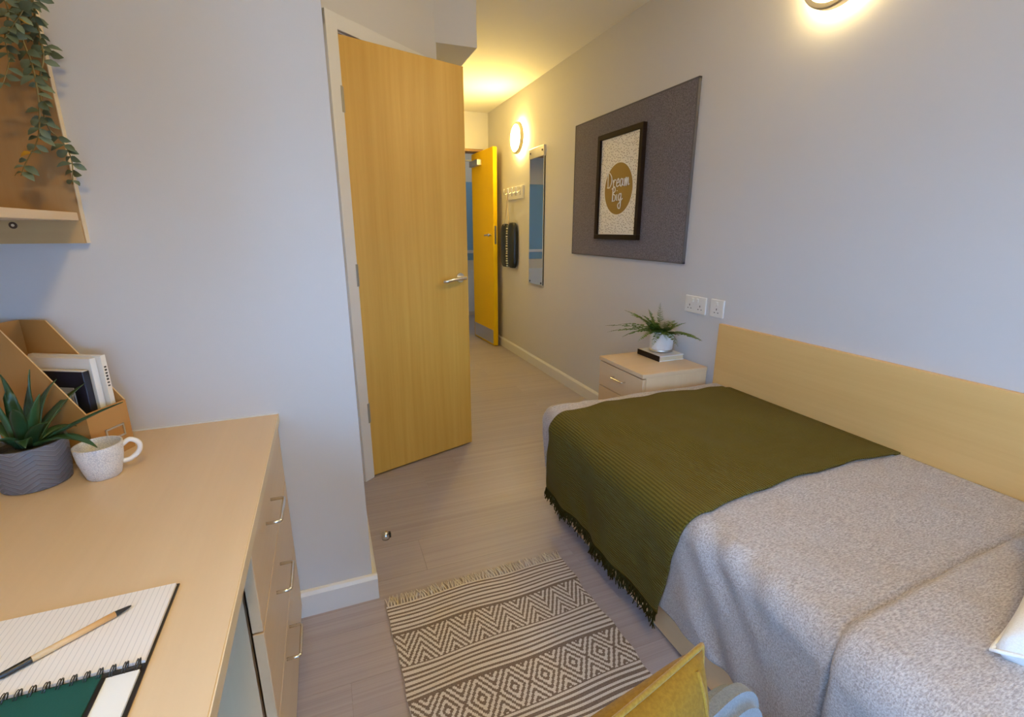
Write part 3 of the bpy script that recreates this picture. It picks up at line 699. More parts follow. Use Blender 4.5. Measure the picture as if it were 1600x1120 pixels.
def grid(name, rows, mats, parent=None, uvs=None):
    n = bmesh.new(); V = [[n.verts.new(c) for c in r] for r in rows]
    uvl = n.loops.layers.uv.new('UVMap') if uvs else None
    for i in range(len(V) - 1):
        for j in range(len(V[0]) - 1):
            f = n.faces.new((V[i][j], V[i][j + 1], V[i + 1][j + 1], V[i + 1][j])); f.smooth = True
            if uvs:
                for l, (a, c) in zip(f.loops, ((i, j), (i, j + 1), (i + 1, j + 1), (i + 1, j))): l[uvl].uv = uvs[a][c]
    return O(name, n, mats, parent, 'keep' if False else True)
rows = []
NI, NJ = 470, 190
CREASE = 0.478
for i in range(NI + 1):
    yv = BY0 - 0.02 + (DYF + HANG - BY0 + 0.02) * i / NI
    row = []
    for j in range(NJ + 1):
        p = (PT + HANG) * j / NJ
        hem = 1.0
        pos, n = fold(p, yv)
        # a folded-over layer starts at the crease: small groove and a thicker layer beyond it
        cy = CREASE + 0.018 * math.sin(p * 4.5 + 0.4) - (0.02 if p > PT else 0.0) * min(1.0, (p - PT) / 0.1)
        d = yv - cy
        g = -0.014 * math.exp(-(d / 0.0065) ** 2) + 0.022 / (1 + math.exp(min(50.0, (d + 0.008) / 0.0045)))
        g += (0.006 * math.sin((p - PT) * 30 + yv * 55 + 2.5 * noise.noise(Vector((p * 5, yv * 5, 7)))) * max(0.0, 1 - abs(yv - 0.72) / 0.16) if p > PT else 0.0)
        row.append(pos + n * g)
    rows.append(row)
duvet = grid('duvet', rows, M['duvet'])
tag(duvet, 'grey-beige heather duvet draped over the bed', 'duvet')
md = duvet.modifiers.new('thick', 'SOLIDIFY'); md.thickness = 0.012; md.offset = -1.0

def lerp_tab(tab, x):
    for (a, va), (c, vc) in zip(tab, tab[1:]):
        if x <= c: return va + (vc - va) * max(0, (x - a)) / (c - a)
    return tab[-1][1]
far_t = [(0, 1.612), (0.10, 1.632), (0.40, 1.640), (0.65, 1.634), (PT - .03, 1.600), (PT + .06, 1.600), (PT + .20, 1.640), (PT + HANG, 1.700)]
near_t = [(0, 0.880), (0.32, 0.888), (0.65, 0.872), (PT - .02, 0.835), (PT + .10, 0.845), (PT + .25, 0.890), (PT + HANG, 0.925)]
TH = HANG + 0.026
rows, uvs = [], []
for i in range(101):
    s = i / 100; row, ur = [], []
    for j in range(181):
        p = (PT + TH) * j / 180
        yv = lerp_tab(near_t, p) + (lerp_tab(far_t, p) - lerp_tab(near_t, p)) * s
        yv += 0.004 * math.sin(p * 23) * (1 if s > .5 else -1) * abs(2 * s - 1) ** 4
        pos, n = fold(p, yv, 0.012 if p > 0.03 else 0.006)
        row.append(pos); ur.append((yv, p))
    rows.append(row); uvs.append(ur)
throw = grid('throw_blanket', rows, M['throw'], None, uvs)
tag(throw, 'olive green knitted throw with fringed hem laid across the duvet', 'blanket')
md = throw.modifiers.new('thick', 'SOLIDIFY'); md.thickness = 0.005; md.offset = -1.0
hem = [r[-1] for r in rows]
rr = random.Random(8); b = None; bm_all = bmesh.new()
for i in range(300):
    s = (i + rr.random() * .7) / 300; k = s * 100; a = int(min(99, k)); pt = hem[a].lerp(hem[a + 1], k - a)
    ln = rr.uniform(0.022, 0.046); d = Vector((rr.uniform(-.014, .008), rr.uniform(-.018, .018), -ln))
    tube([pt + Vector((0, 0, .006)), pt + d * .5 + Vector((rr.uniform(-.006, .004), rr.uniform(-.006, .006), 0)), pt + d], [0.0026, 0.0024, 0.0014], 4, bm_all)
fo = O('fringe', bm_all, M['throw_fringe'], throw); fo['kind'] = 'stuff'

# ------------------------------------------------------------------ cushions
def cushion_mesh(w, h, t, pinch=0.07, n=36, fl=0.0, ex=0.42):
    V, F = [], []; idx = {}
    for side in (1, -1):
        for i in range(n + 1):
            for j in range(n + 1):
                u, v = -1 + 2 * i / n, -1 + 2 * j / n
                edge = i in (0, n) or j in (0, n)
                if side < 0 and edge: idx[(side, i, j)] = idx[(1, i, j)]; continue
                uu, vv = min(1, abs(u) / (1 - fl)), min(1, abs(v) / (1 - fl)); f = max(0.03 if fl else 0.0, (1 - uu ** 2) * (1 - vv ** 2)) ** ex if not edge else 0.0
                x = w / 2 * u * (1 - pinch * (1 - v * v)); y = h / 2 * v * (1 - pinch * (1 - u * u))
                z = side * t / 2 * f * (1 + 0.10 * noise.noise(Vector((u * 2.2, v * 2.2, side * 3.0))))
                idx[(side, i, j)] = len(V); V.append(Vector((x, y, z)))
    for side in (1, -1):
        for i in range(n):
            for j in range(n):
                q = [idx[(side, i, j)], idx[(side, i + 1, j)], idx[(side, i + 1, j + 1)], idx[(side, i, j + 1)]]
                F.append(q if side > 0 else q[::-1])
    loop = [(i, 0) for i in range(n)] + [(n, j) for j in range(n)] + [(i, n) for i in range(n, 0, -1)] + [(0, j) for j in range(n, 0, -1)]
    return V, F, [V[idx[(1, i, j)]] for i, j in loop]
def place_cushion(name, label, w, h, t, mtx, mat, seam, pinch=0.07, srad=0.004, fl=0.0, ex=0.42):
    V, F, L = cushion_mesh(w, h, t, pinch, 44, fl, ex)
    c0 = sum(L, Vector()) / len(L)
    inner = [mtx @ Vector((v.x * (1 - fl) , v.y * (1 - fl), -t / 2 * 0.03 ** ex - .0005)) for v in L]
    V = [mtx @ v for v in V]; L = [mtx @ v for v in L]
    lo = min(v.z for v in V); c = sum(V, Vector()) / len(V)
    e = empty(name, (c.x, c.y, lo), label, 'cushion')
    O('cover', (V, F), mat, e, True)
    O('piping', tube(L, srad, 6, closed=True), seam, e, True)
    if fl:
        O('flange_seam', tube(inner, .0018, 6, closed=True), seam, e, True)
        O('flange_seam', tube([v + (mtx.to_3x3() @ Vector((0, 0, t * 0.03 ** ex + .001))) for v in inner], .0018, 6, closed=True), seam, e, True)
    return e
cm = Matrix.Translation((1.255, 0.185, 0.618)) @ Matrix.Rotation(R(17), 4, 'Z') @ Matrix.Rotation(R(-11), 4, 'X') @ Matrix.Rotation(R(-9), 4, 'Y')
place_cushion('scatter_cushion', 'plump white cotton cushion lying on the duvet', 0.46, 0.42, 0.23, cm, M['white_cloth'], M['white_cloth'], 0.13, 0.004, 0.0, 0.36)

# ------------------------------------------------------------------ chair turned to the window, mustard cushion on it
CX_ = Vector((0.974, 0.225, 0)); CY_ = Vector((-0.225, 0.974, 0))
seat_c = Vector((0.362, 0.078, 0))
CMX = Matrix(((CX_.x, CY_.x, 0, seat_c.x), (CX_.y, CY_.y, 0, seat_c.y), (0, 0, 1, 0), (0, 0, 0, 1)))
ch = empty('low_back_chair', (seat_c.x, seat_c.y, 0), 'grey fabric low-back chair holding a mustard cushion', 'chair')
O('seat', box((-.25, -.23, .350), (.25, .26, .428), 0.03, 4, None, CMX), M['chair_grey'], ch, True)
n = bmesh.new(); prof = []
hw, z0, z1, cr = 0.272, 0.39, 0.582, 0.10
outline = [(-hw, z0)] + [(-hw + cr - cr * math.cos(R(a)), z1 - cr + cr * math.sin(R(a))) for a in range(0, 91, 10)] + [(hw - cr + cr * math.sin(R(a)), z1 - cr + cr * math.cos(R(a))) for a in range(0, 91, 10)] + [(hw, z0)]
A = [n.verts.new((x, 0.250, z)) for x, z in outline]; B = [n.verts.new((x, 0.295, z)) for x, z in outline]
n.faces.new(A); n.faces.new(B[::-1])
for i in range(len(A)): n.faces.new((A[i], B[i], B[(i + 1) % len(A)], A[(i + 1) % len(A)]))
bmesh.ops.recalc_face_normals(n, faces=n.faces)
bmesh.ops.bevel(n, geom=[e for e in n.edges if e.calc_face_angle(0) > 1.2], offset=0.014, segments=3, affect='EDGES')
n.transform(CMX); auto_smooth(O('backrest', n, M['chair_grey'], ch), 50)
for sx in (-1, 1):
    for sy in (-1, 1):
        O('leg', tube([CMX @ Vector((.19 * sx, .17 * sy, .360)), CMX @ Vector((.225 * sx, .205 * sy, 0.0))], [0.014, 0.010], 10), M['chair_leg'], ch, True)
ap = Vector((0.324, 0.2975, 0.81))
tl = Vector((-0.974, -0.225, 0)); dn = Vector((0.045, -0.11, -1)).normalized(); nn = tl.cross(dn)
W_ = 0.38
cc = ap + tl * W_ / 2 + dn * W_ / 2
cm = Matrix(((-tl.x, -dn.x, nn.x, cc.x), (-tl.y, -dn.y, nn.y, cc.y), (-tl.z, -dn.z, nn.z, cc.z), (0, 0, 0, 1)))
yc = place_cushion('scatter_cushion', 'mustard yellow velvet cushion propped upright on the grey chair', W_, W_, 0.11, cm, M['mustard'], M['mustard_seam'], 0.04, 0.003, 0.0, 0.40)
pts = []
for k in range(25):   # stitched seam just inside the side edge
    u, v = 0.88, -0.96 + 1.92 * k / 24
    f = ((1 - u * u) * (1 - v * v)) ** 0.40
    pts.append(cm @ Vector((W_ / 2 * u * (1 - 0.04 * (1 - v * v)), W_ / 2 * v * (1 - 0.04 * (1 - u * u)), 0.055 * f * (1 + 0.10 * noise.noise(Vector((u * 2.2, v * 2.2, 3.0)))) + .0004)))
O('side_seam', tube(pts, 0.0022, 6), M['mustard_seam'], yc, True)

# ------------------------------------------------------------------ bedside cabinet with book and fern
NX0, NX1, NY0, NY1, NZ = 1.352, 1.733, 1.772, 2.160, 0.562
ns = empty('bedside_cabinet', (1.54, 1.965, 0), 'small maple bedside cabinet with drawers past the foot of the bed', 'cabinet')
O('top', box((NX0 - .004, NY0, NZ - .020), (NX1, NY1, NZ), 0.0015, 1), M['maple_x'], ns)
b = box((NX0 + .018, NY0 + .002, 0), (NX1 - .002, NY0 + .018, NZ - .02)); b = box((NX0 + .018, NY1 - .018, 0), (NX1 - .002, NY1 - .002, NZ - .02), bm=b); b = box((NX1 - .014, NY0 + .018, 0), (NX1 - .002, NY1 - .018, NZ - .02), bm=b)
O('body', b, M['maple_z'], ns)
for z0, z1 in ((0.405, 0.536), (0.222, 0.400), (0.045, 0.217)):
    dr = O('drawer', box((NX0, NY0 + .003, z0), (NX0 + .017, NY1 - .003, z1), 0.0012, 1), M['maple'], ns)
    yc, zc = 1.966, (z0 + z1) / 2 + .012
    O('handle', tube(spline([(NX0 + .001, yc - .05, zc), (NX0 - .022, yc - .047, zc), (NX0 - .024, yc, zc), (NX0 - .022, yc + .047, zc), (NX0 + .001, yc + .05, zc)], 6), 0.0042, 8), M['chrome'], dr, True)
t = empty('book', (1.64, 2.03, NZ), 'thick pale book with black spine under the potted fern', 'book')
O('cover', box((1.568, 1.934, NZ + .025), (1.722, 2.122, NZ + .029), 0.0008, 1), M['white_glaze'], t)
O('cover', box((1.568, 1.934, NZ), (1.722, 2.122, NZ + .004), 0.0008, 1), M['white_glaze'], t)
O('spine', box((1.565, 1.934, NZ), (1.569, 2.122, NZ + .029), 0.001, 1), M['frame_black'], t)
O('page_block', box((1.569, 1.937, NZ + .004), (1.719, 2.119, NZ + .025)), M['beige_pages'], t)
FPX, FPY, FPZ = 1.652, 2.036, NZ + .029
t = empty('potted_fern', (FPX, FPY, FPZ), 'small leafy fern in a white pot standing on the book', 'plant')
pot = O('pot', lathe([(0, 0), (0.050, 0), (0.055, 0.004), (0.059, 0.02), (0.064, 0.105), (0.064, 0.112), (0.061, 0.112), (0.059, 0.095), (0, 0.092)], (FPX, FPY, FPZ), 40), M['white_glaze'], t, True); auto_smooth(pot, 40)
O('pot_foot', lathe([(0.0555, 0.0015), (0.0605, 0.003), (0.0615, 0.014), (0.0592, 0.0155)], (FPX, FPY, FPZ), 40), M['steel'], t, True)
O('soil', lathe([(0.0595, 0.096), (0.03, 0.102), (0, 0.103)], (FPX, FPY, FPZ), 24), M['soil'], t, True)
rr = random.Random(21)
def frond(base, az, length, lift, droop, leafs=15, size=0.017):
    dirh = Vector((math.cos(az), math.sin(az), 0)); pts = []
    for k in range(leafs + 1):
        s = k / leafs
        pts.append(base + dirh * length * (s * math.cos(lift)) + Vector((0, 0, length * (math.sin(lift) * s - droop * s * s))))
    b = tube(pts, [0.0014 * (1 - .7 * k / leafs) for k in range(leafs + 1)], 4)
    side = dirh.cross(Vector((0, 0, 1)))
    for k in range(2, leafs + 1):
        s = k / leafs; tdir = (pts[k] - pts[k - 1]).normalized()
        L = size * 1.15 * (math.sin(math.pi * min(1, s * .82 + .16)) * .9 + .15)
        for g in (-1, 1):
            d = (side * g * .9 + tdir * .55 + Vector((0, 0, rr.uniform(-.25, .2)))).normalized()
            w = d.cross(Vector((0, 0, 1))).normalized() * L * .34
            a = pts[k]; n2 = Vector((0, 0, .0012))
            vs = [b.verts.new(a), b.verts.new(a + d * L * .45 + w + n2), b.verts.new(a + d * L), b.verts.new(a + d * L * .45 - w + n2)]
            b.faces.new(vs)
    return b
fr_specs = [(R(128), .30, .22, .20), (R(140), .27, .20, .26), (R(118), .25, .35, .30), (R(135), .24, .72, .22), (R(150), .22, .85, .35), (R(160), .20, .35, .45),
            (R(272), .27, .30, .24), (R(267), .29, .34, .26), (R(276), .22, .38, .32), (R(262), .22, .62, .18), (R(250), .20, .8, .25), (R(255), .18, .3, .45),
            (R(205), .17, 1.42, .04), (R(170), .16, 1.15, .12), (R(225), .15, 1.1, .2), (R(240), .16, .5, .5), (R(185), .15, .4, .6), (R(215), .14, .3, .6), (R(110), .12, .9, .3), (R(285), .12, 1.0, .3), (R(145), .16, 1.0, .3), (R(245), .15, 1.0, .3)]
for az, L, lf, dr_ in fr_specs:
    a = rr.random() * 6.28; o = O('frond', frond(Vector((FPX + .022 * math.cos(az), FPY + .022 * math.sin(az), FPZ + .10)), az, L, lf, dr_, 24 if L > .19 else 15, .021), M['fern'], t)
b = None
for k in range(70):   # short young shoots filling the middle
    az = R(100 + 180 * rr.random()); r0 = rr.random() * .045
    nb = frond(Vector((FPX + r0 * math.cos(az), FPY + r0 * math.sin(az), FPZ + .10)), az, rr.uniform(.05, .085), rr.uniform(.3, 1.3), .25, 9, .016)
    b = nb if b is None else join(b, nb)
O('young_growth', b, M['fern'], t)['kind'] = 'stuff'

# ------------------------------------------------------------------ rug
RU = Vector((math.cos(R(1.6)), math.sin(R(1.6)), 0)); RV = Vector((0.035, -1, 0)).normalized()
RO = Vector((0.089, 1.378, 0)); RWID, RLEN = 0.655, 0.91
CELL = 0.0036
nu, nv = int(RWID / CELL), int(RLEN / CELL)
PER = 0.0936
def dark(u, v):
    su = 0.0162
    def stripes(w): return ((w / su) % 1.0) > 0.52
    def tri(x): return abs(((x / PER) % 1.0) - 0.5) * 2     # 1..0..1
    bands = [(0, .125, 's'), (.125, .250, 'z'), (.250, .358, 's'), (.358, .490, 'd'), (.490, .605, 's'), (.605, .73, 'z'), (.73, .84, 's'), (.84, .98, 's')]
    for a, c, k in bands:
        if a <= v < c:
            if k == 's': return stripes(v - a + .002)
            if v - a < .004 or c - v < .004: return True
            if k == 'z':
                w = v - a + tri(u + .02) * 0.078
                return ((w / 0.0275) % 1.0) > 0.5
            h = (c - a) / 2; q = abs(v - a - h)
            w = q + (1 - tri(u + .004)) * 0.066 if tri(u + .004) < 2 else 0
            return ((w / 0.0250 + .10) % 1.0) > 0.5
    return False
n = bmesh.new(); V = []
rr = random.Random(2)
for i in range(nv + 1):
    r_ = []
    v = i * CELL
    wob = 0.004 * math.sin(v * 21) + 0.003 * math.sin(v * 57 + 1)
    for j in range(nu + 1):
        u = j * CELL; ee = max(0, abs(u / RWID - .5) * 2 - .9) * 10
        ripple = 0.0022 * math.sin(v * 34 + 2.4 * math.sin(u * 9))*0.5
        q = RO + RU * (u + wob * ee * (1 if u > RWID / 2 else -.5)) + RV * (v + 0.010 * noise.noise(Vector((u * 5, v * 5, .2))))
        r_.append(n.verts.new((q.x, q.y, 0.0075 + ripple + 0.0007 * ((i + j) % 2))))
    V.append(r_)
for i in range(nv):
    for j in range(nu):
        f = n.faces.new((V[i][j], V[i + 1][j], V[i + 1][j + 1], V[i][j + 1]))
        jag = 0.0
        f.material_index = 1 if dark((j + .5 + jag) * CELL, (i + .5) * CELL) else 0
rim = [V[0][j] for j in range(nu + 1)] + [V[i][nu] for i in range(1, nv + 1)] + [V[nv][j] for j in range(nu - 1, -1, -1)] + [V[i][0] for i in range(nv - 1, 0, -1)]
low = [n.verts.new((v.co.x, v.co.y, 0.0003)) for v in rim]
for k in range(len(rim)):
    f = n.faces.new((rim[k], rim[(k + 1) % len(rim)], low[(k + 1) % len(rim)], low[k])); f.material_index = 0
rug_center = RO + RU * RWID / 2 + RV * RLEN / 2
rug = empty('woven_rug', (rug_center.x, rug_center.y, 0), 'cream and brown woven rug with zigzag and diamond bands on the floor', 'rug')
O('pile', n, [M['rug_light'], M['rug_dark']], rug)
b = bmesh.new()
for end in (0, 1):
    for k in range(62):
        u = RWID * (k + .5) / 62
        base = RO + RU * u + RV * (0 if end == 0 else RLEN) + Vector((0, 0, .005)); d = -RV if end == 0 else RV
        for q in range(3):
            ln = rr.uniform(.034, .052); sw = RU * rr.uniform(-.014, .014)
            tube([base - d * .004, base + d * ln * .4 + sw * .3 + Vector((0, 0, rr.uniform(-.001, .003))), base + d * ln + sw + Vector((0, 0, -.0015))], [0.0022, 0.0019, 0.0012], 4, b)
o = O('fringe', b, M['rug_light'], rug); o['kind'] = 'stuff'

# ------------------------------------------------------------------ door stop
q = on_z(603, 841, 0)
t = empty('door_stop', (q.x, q.y, 0), 'small chrome door stop fixed to the floor', 'door stop')
O('body', lathe([(0, 0), (0.016, 0), (0.016, 0.012), (0.013, 0.026), (0.006, 0.031), (0, 0.032)], (q.x, q.y, 0), 24), M['chrome'], t, True)
O('buffer', box((q.x + .010, q.y - .008, 0.004), (q.x + .021, q.y + .008, 0.026), 0.003), M['black'], t)

# ------------------------------------------------------------------ desk and drawer pedestal
DT0, DX = 0.705, -0.164
desk = empty('desk_top', (-0.48, 0.4, 0.68), 'long maple laminate desk top along the wall', 'desk')
O('worktop', box((XL + .001, -0.75, DT0 - .025), (DX, YP, DT0), 0.0015, 1), M['maple'], desk)
O('edge_strip', box((DX - .0005, -0.75, DT0 - .0245), (DX + .0012, YP - .0005, DT0 - .0006)), M['edge'], desk)
O('end_panel', box((XL + .001, -0.75, 0), (DX - .02, -0.725, DT0 - .025)), M['maple_z'], desk)
O('sealant', box((XL + .001, YP - .004, DT0 - .0005), (DX - .001, YP + .0005, DT0 + .003)), M['gloss'], desk)
pd = empty('drawer_pedestal', (-0.48, 1.15, 0), 'maple drawer pedestal with three bow handles under the desk', 'drawers')
PY0, PY1 = 0.846, YP - .004
b = box((XL + .05, PY0 + .001, 0.045), (-0.194, PY0 + .018, DT0 - .027)); b = box((XL + .05, PY1 - .018, 0.045), (-0.194, PY1, DT0 - .027), bm=b)
b = box((XL + .05, PY0 + .018, 0.045), (-0.194, PY1 - .018, 0.063), bm=b); b = box((XL + .05, PY0 + .018, 0.063), (XL + .062, PY1 - .018, DT0 - .027), bm=b); b = box((XL + .06, PY0 + .02, DT0 - .045), (-0.194, PY1 - .02, DT0 - .028), bm=b)
O('carcass', b, M['maple_z'], pd)
O('plinth', box((XL + .06, PY0 + .02, 0), (-0.21, PY1 - .01, 0.046)), M['maple'], pd)
for (z0, z1), hz in zip(((0.496, 0.676), (0.272, 0.492), (0.048, 0.268)), (0.606, 0.428, 0.278)):
    dr = O('drawer', box((-0.188, PY0, z0), (-0.169, PY1 - .002, z1), 0.0012, 1), M['maple'], pd)
    if hz < 0.3: hz = 0.240
    y0, y1 = 1.035, 1.138
    x0, x1 = -0.170, -0.139
    O('bow_handle', tube([(x0, y0, hz), (x1 - .006, y0, hz), (x1 - .001, y0 + .003, hz), (x1, y0 + .008, hz), (x1, y1 - .008, hz), (x1 - .001, y1 - .003, hz), (x1 - .006, y1, hz), (x0, y1, hz)], 0.0038, 8), M['chrome'], dr, True)

# ------------------------------------------------------------------ shelf unit on the left wall
M['rail'] = wood('lit_shelf_strip', (0.42, 0.26, 0.10), (0.50, 0.32, 0.14), 'X', 0.5, contrast=0.4)  # lit tone of the end panel's lower strip put into the colour
sh = empty('wall_shelf_unit', (-0.66, 1.08, 1.19), 'wooden wall shelf unit over the desk with trailing plant', 'shelf')
SX1 = -0.513
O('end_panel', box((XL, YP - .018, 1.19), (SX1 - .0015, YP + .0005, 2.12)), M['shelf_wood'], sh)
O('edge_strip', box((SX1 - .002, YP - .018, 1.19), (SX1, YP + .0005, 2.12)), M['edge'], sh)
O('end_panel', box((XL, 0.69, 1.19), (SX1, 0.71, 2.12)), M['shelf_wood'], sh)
O('shelf', box((XL, 0.71, 1.241), (SX1 - .006, YP - .018, 1.259), 0.001, 1), M['maple'], sh)
O('shelf', box((XL, 0.71, 1.79), (SX1 - .006, YP - .018, 1.808), 0.001, 1), M['maple'], sh)
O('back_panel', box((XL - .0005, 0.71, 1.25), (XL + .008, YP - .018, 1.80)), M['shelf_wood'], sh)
q = on_y(22, 352, YP - .018)
O('rail', box((XL, YP - .0215, 1.19), (SX1 - .003, YP - .0175, 1.241)), M['rail'], sh)  # thin board added to carry the lit lower strip of the end panel
O('cam_bolt', tube([(q.x, YP - .020, q.z), (q.x, YP - .0228, q.z), (q.x, YP - .0232, q.z)], [0.0075, 0.0075, 0.005], 20), M['bolt'], sh)
O('cam_bolt', tube([(q.x, YP - .0228, q.z), (q.x, YP - .0238, q.z)], [0.003, 0.003], 12), M['edge'], sh)


# trailing eucalyptus on the upper shelf
EPX, EPY = -0.655, 1.300
t = empty('trailing_eucalyptus', (EPX, EPY, 1.808), 'trailing eucalyptus with grey-green leaves hanging from the upper shelf', 'plant')
O('pot', lathe([(0, 0), (0.05, 0), (0.065, 0.10), (0.065, 0.105), (0.060, 0.105), (0.056, 0.09), (0, 0.088)], (EPX, EPY, 1.808), 28), M['white_glaze'], t, True)
lm = bpy.data.meshes.new('leaf')
lv, lf_ = [], []
for k, (s, w) in enumerate(((0, .001), (.2, .006), (.45, .0095), (.75, .007), (1, .0008))):
    c = 0.004 * math.sin(s * 3.1)
    lv += [(s * .034, -w, c + w * .25), (s * .034, 0, c), (s * .034, w, c + w * .25)]
for k in range(4):
    a = k * 3; lf_ += [(a, a + 1, a + 4, a + 3), (a + 1, a + 2, a + 5, a + 4)]
lm.from_pydata(lv, [], lf_); lm.materials.append(M['euca'])
for p in lm.polygons: p.use_smooth = True
lm2 = lm.copy(); lm2.materials.clear(); lm2.materials.append(M['euca_yellow'])
strands = [[(20, -25), (28, 20), (35, 60), (50, 100), (58, 140), (62, 180), (58, 220), (40, 255), (33, 275)],
           [(40, -20), (55, 25), (62, 55), (68, 90), (62, 125), (66, 165), (76, 200), (98, 222), (112, 250), (114, 288)],
           [(0, -20), (12, 25), (8, 60), (14, 95), (5, 130)],
           [(45, -30), (38, 10), (20, 40), (5, 65)],
           [(30, -20), (48, 40), (60, 62), (80, 86)]]
rr = random.Random(17)
dep = [1.345, 1.365, 1.33, 1.32, 1.375]
nleaf = 0
for st, dy in zip(strands, dep):
    pts = [on_y(a, c, dy + .02 * math.sin(c * .03)) for a, c in st]
    top = Vector((EPX, EPY, 1.90)); mid = Vector(((pts[0].x + EPX) / 2 + .03, (pts[0].y + EPY) / 2, 1.90))
    path = spline([top, mid] + pts, 6)
    O('stem', tube(path, [0.0022 - 0.0012 * k / len(path) for k in range(len(path))], 5), M['euca_stem'], t, True)
    acc = 0.0
    for k in range(10, len(path)):
        acc += (path[k] - path[k - 1]).length
        if acc < 0.0115: continue
        acc = 0.0; tdir = (path[k] - path[k - 1]).normalized()
        for g in (-1, 1):
            if rr.random() < .12: continue
            sd = (Vector((1, rr.uniform(-.9, .5), 0)) * g + tdir * rr.uniform(.1, .9) + Vector((0, 0, rr.uniform(-.4, .1)))).normalized()
            nrm = (Vector((rr.uniform(-.6, .6), -0.7, rr.uniform(-.2, .8)))); nrm = (nrm - sd * nrm.dot(sd)).normalized(); bi = nrm.cross(sd)
            yel = (nleaf in (9, 34)); lo = bpy.data.objects.new('leaf', lm2 if yel else lm); COL.objects.link(lo); lo.parent = t
            sc = rr.uniform(.5, .9)
            mt = Matrix(((sd.x, bi.x, nrm.x, 0), (sd.y, bi.y, nrm.y, 0), (sd.z, bi.z, nrm.z, 0), (0, 0, 0, 1)))
            lo.matrix_local = Matrix.Translation(path[k] - t.location) @ mt @ Matrix.Scale(sc, 4); nleaf += 1

# ------------------------------------------------------------------ things on the desk
# aloe in grey pot
AX, AY = -0.606, 1.208
t = empty('potted_aloe', (AX, AY, DT0), 'dark green aloe in a grey herringbone pot on the desk', 'plant')
pot = O('pot', lathe([(0.0, 0), (0.052, 0), (0.056, 0.002), (0.060, 0.03), (0.063, 0.092), (0.0625, 0.094), (0.0585, 0.094), (0.057, 0.08), (0, 0.079)], (AX, AY, DT0), 56, uvs=True), M['grey_pot'], t, True); auto_smooth(pot, 50)
O('soil', lathe([(0.0575, 0.081), (0.03, 0.086), (0, 0.087)], (AX, AY, DT0), 24), M['soil'], t, True)
def aloe_leaf(base, tip, sag, w0, thick):
    b = bmesh.new(); base, tip = Vector(base), Vector(tip); mid = (base + tip) / 2 + Vector(sag)
    pth = bezier(base, mid, tip, 12); rings = []
    for i, p in enumerate(pth):
        s = i / 11; tg = (pth[min(i + 1, 11)] - pth[max(i - 1, 0)]).normalized()
        sd = tg.cross(Vector((0, 0, 1))); sd = sd.normalized() if sd.length > .05 else Vector((1, 0, 0)); up = sd.cross(tg).normalized()
        w = w0 * (0.75 + .5 * s) * (1 - s ** 2.2) + .0006; th = thick * (1 - s * .85)
        rings.append([b.verts.new(p + sd * w * cx + up * th * cz) for cx, cz in ((-1, .45), (-.5, .1), (0, -.02), (.5, .1), (1, .45), (.6, -.55), (0, -.9), (-.6, -.55))])
    for i in range(11):
        for j in range(8): b.faces.new((rings[i][j], rings[i][(j + 1) % 8], rings[i + 1][(j + 1) % 8], rings[i + 1][j]))
    b.faces.new(rings[0][::-1]); b.faces.new(rings[-1]); return b
def A_(px, py, yy): return on_y(px, py, yy)
tips = [(A_(192, 628, 1.17), (0, 0, .012)), (A_(152, 699, 1.12), (.01, 0, .045)), (A_(46, 577, 1.24), (-.01, .01, .01)), (A_(88, 592, 1.27), (-.02, .01, .02)), (A_(133, 598, 1.30), (-.02, 0, .01)),
        (A_(0, 585, 1.20), (.012, 0, .02)), (A_(-30, 600, 1.18), (0, 0, .02)), (A_(-25, 700, 1.12), (0, 0, .04)), (A_(40, 700, 1.10), (0, -.012, .04)), (A_(95, 640, 1.26), (0, 0, .02)),
        (A_(20, 640, 1.12), (0, 0, .03)), (A_(62, 615, 1.16), (0, -.01, .012)), (A_(-40, 650, 1.25), (0, 0, .02)), (A_(120, 665, 1.26), (0, 0, .03)), (A_(10, 610, 1.28), (0, 0, .02)), (A_(75, 660, 1.12), (0, 0, .03))]
for k, (tp, sg) in enumerate(tips):
    dirv = Vector((tp.x - AX, tp.y - AY, 0)); dirv = dirv.normalized() if dirv.length > 0 else dirv
    O('leaf', aloe_leaf(Vector((AX, AY, DT0 + .083)) + dirv * 0.012, tp, sg, 0.0145, 0.0085), M['aloe'], t, True)

# mug
MX, MY = -0.486, 1.192
t = empty('mug', (MX, MY, DT0), 'white dimpled ceramic mug beside the aloe pot', 'mug')
mp_ = [(0, 0.0), (0.027, 0.0), (0.030, 0.003), (0.0345, 0.02), (0.040, 0.045), (0.0425, 0.070), (0.0425, 0.0745), (0.0395, 0.0745), (0.037, 0.045), (0.030, 0.012), (0, 0.008)]
mg = O('body', lathe(mp_, (MX, MY, DT0), 48, uvs=True), M['mug'], t, True); auto_smooth(mg, 50)
hd = Vector((0.95, 0.30, 0)).normalized(); c0 = Vector((MX, MY, DT0))
O('handle', tube(spline([c0 + hd * .039 + Vector((0, 0, .062)), c0 + hd * .054 + Vector((0, 0, .070)), c0 + hd * .068 + Vector((0, 0, .058)), c0 + hd * .066 + Vector((0, 0, .040)), c0 + hd * .050 + Vector((0, 0, .026)), c0 + hd * .0345 + Vector((0, 0, .024))], 6), 0.0052, 10), M['white_glaze'], t, True)

